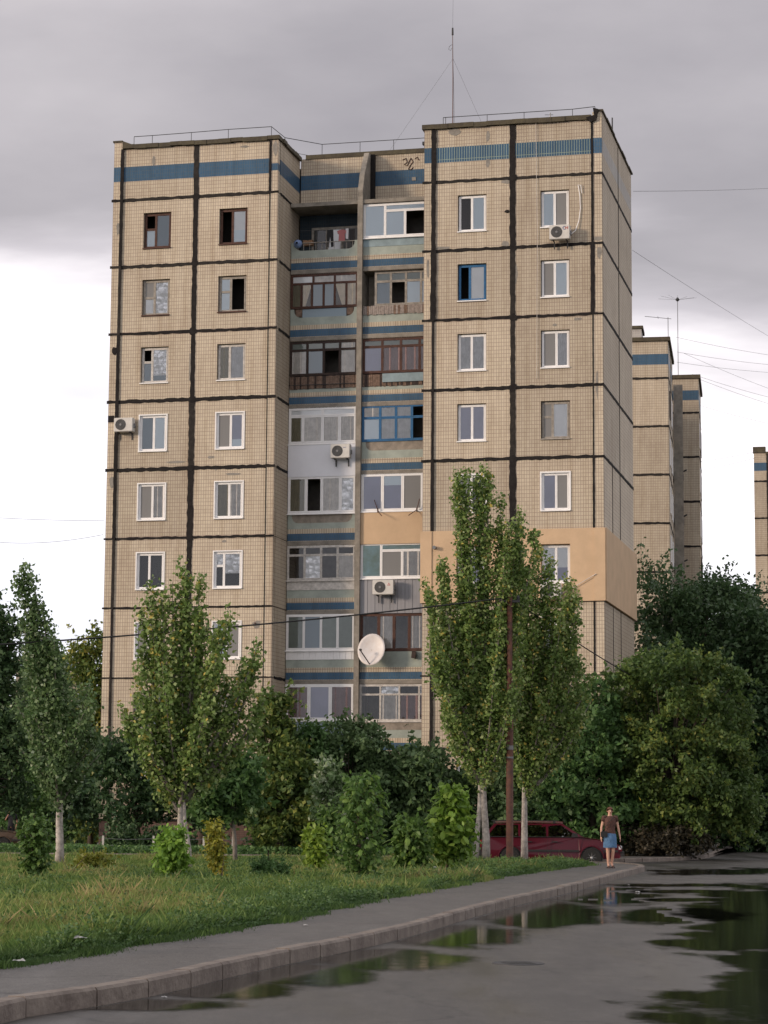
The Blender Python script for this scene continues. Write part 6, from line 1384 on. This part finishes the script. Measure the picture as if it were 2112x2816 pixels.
def sleeve(o, J, n_, mt, t=.55, r0=.068, r1=.058, full=False):
    a, b, c = (Vector(J[k+n_]) for k in ('sh', 'el', 'wr')); mb = MB()
    nb_ = Vector(J['neckb']); pts = [a.lerp(nb_, .42)+Vector((0,0,.006)), a+Vector((0,0,.016)), a.lerp(b, t)] if not full else [a+Vector((0,0,.01)), b, b.lerp(c, .92)]
    mb.tube(pts, [r0*.80, r0*.97, r1] if not full else [r0, r1, r1*.75], 12); mb.build('sleeve', mt, o, smooth=True)
# woman on the path, walking towards us
pw = at(1675, 2387, 66.0)
W, J = person((at(1678, 2385, 60.8).x, 60.8, .135), math.radians(6), 'woman in a brown patterned blouse and blue denim skirt walking on the path', m_skin,
   dict(elR=(-.235,.02,1.10), wrR=(-.25,-.02,.87), elL=(.24,.03,1.10), wrL=(.275,.0,.87), knR=(-.07,-.03,.49), anR=(-.055,-.02,.085), toR=(-.07,-.17,.035), knL=(.085,-.01,.49), anL=(.06,.08,.10), toL=(.07,-.07,.035), hipL=(.085,0,.90)), 1.62)
loft('blouse', [(0,0,.90,.165,.125),(0,0,.96,.160,.120),(0,-.005,1.06,.142,.108),(0,-.01,1.16,.152,.118),(0,-.01,1.26,.168,.125),(0,0,1.35,.172,.105),(0,.005,1.40,.120,.080),(0,.005,1.425,.075,.065)], m_blouse, W)
sleeve(W, J, 'R', m_blouse, .38); sleeve(W, J, 'L', m_blouse, .38)
loft('skirt', [(0,0,.99,.140,.11),(0,0,.92,.168,.130),(0,0,.80,.185,.145),(0,0,.68,.190,.150),(0,0,.56,.195,.155)], m_denim, W)
hair(W, J, m_hair, .15)
for s, n_ in ((-1, 'R'), (1, 'L')):
    t_ = J['to'+n_]; a_ = J['an'+n_]; mb = MB(); mb.prism([(t_[0]-.045, t_[1]-.05), (t_[0]+.045, t_[1]-.05), (t_[0]+.045, a_[1]+.06), (t_[0]-.04, a_[1]+.06)], -.002, .018, 'xy'); mb.tube([(t_[0]-.045, t_[1], .02), (t_[0], t_[1], .07), (t_[0]+.045, t_[1], .02)], .010, 5); mb.build('sandal', m_shoe, W)
hb_ = empty('handbag', W.matrix_basis @ Vector((-.185, -.10, .93)), 0, 'small black shoulder bag at the side of the woman', 'handbag')
mb = MB(); mb.prism([(-.085,-.075),(.085,-.075),(.09,.05),(.06,.075),(-.06,.075),(-.09,.05)], -.035, .035, 'xz'); mb.build('bag_body', m_blackpl, hb_)
mb = MB(); mb.tube([(-.06,0,.07),(.06,-.03,.22),(.17,-.045,.36),(.26,-.02,.44),(.33,.06,.50)], .008, 5); mb.build('strap', m_blackpl, hb_)
# man behind the olive car, hand at his mouth
pm = at(33, 2300, 101.6)
Mn, J = person((pm.x, 101.4, -.14), math.radians(-15), 'person in a dark shirt standing behind the olive car, one hand raised to the mouth', m_skin2, dict(elR=(-.25,-.10,1.16), wrR=(-.06,-.20,1.42), elL=(.235,.03,1.12), wrL=(.24,-.06,.90)), 1.74)
loft('shirt', [(0,0,.90,.165,.125),(0,0,1.06,.158,.12),(0,0,1.26,.182,.130),(0,0,1.36,.182,.105),(0,0,1.42,.08,.07)], m_shirtd, Mn); sleeve(Mn, J, 'R', m_shirtd, .7, .075, .066); sleeve(Mn, J, 'L', m_shirtd, .7, .075, .066); hair(Mn, J, m_hair2)
for n_ in 'RL':
    mb = MB(); mb.tube([J['hip'+n_], J['kn'+n_], J['an'+n_]], [.10, .075, .06], 12); mb.build('trouser_leg', m_trou, Mn, smooth=True)
# man far down the road
pr = gr(2060, 2319)
M2, J = person((pr.x, pr.y, 0.), math.radians(20), 'person in a pale grey shirt and black trousers far down the shaded road', m_skin2, dict(knR=(-.09,-.05,.49), anR=(-.10,-.06,.09), toR=(-.11,-.2,.035), knL=(.09,.03,.5), anL=(.09,.14,.12), toL=(.1,.0,.05)), 1.74)
loft('shirt', [(0,0,.88,.172,.132),(0,0,1.06,.168,.125),(0,0,1.26,.188,.135),(0,0,1.36,.185,.105),(0,0,1.42,.08,.07)], m_shirtl, M2); sleeve(M2, J, 'R', m_shirtl, .6, .078, .07); sleeve(M2, J, 'L', m_shirtl, .6, .078, .07); hair(M2, J, m_hair2)
for n_ in 'RL':
    mb = MB(); mb.tube([J['hip'+n_], J['kn'+n_], J['an'+n_]], [.105, .08, .07], 12); mb.build('trouser_leg', m_trou, M2, smooth=True)
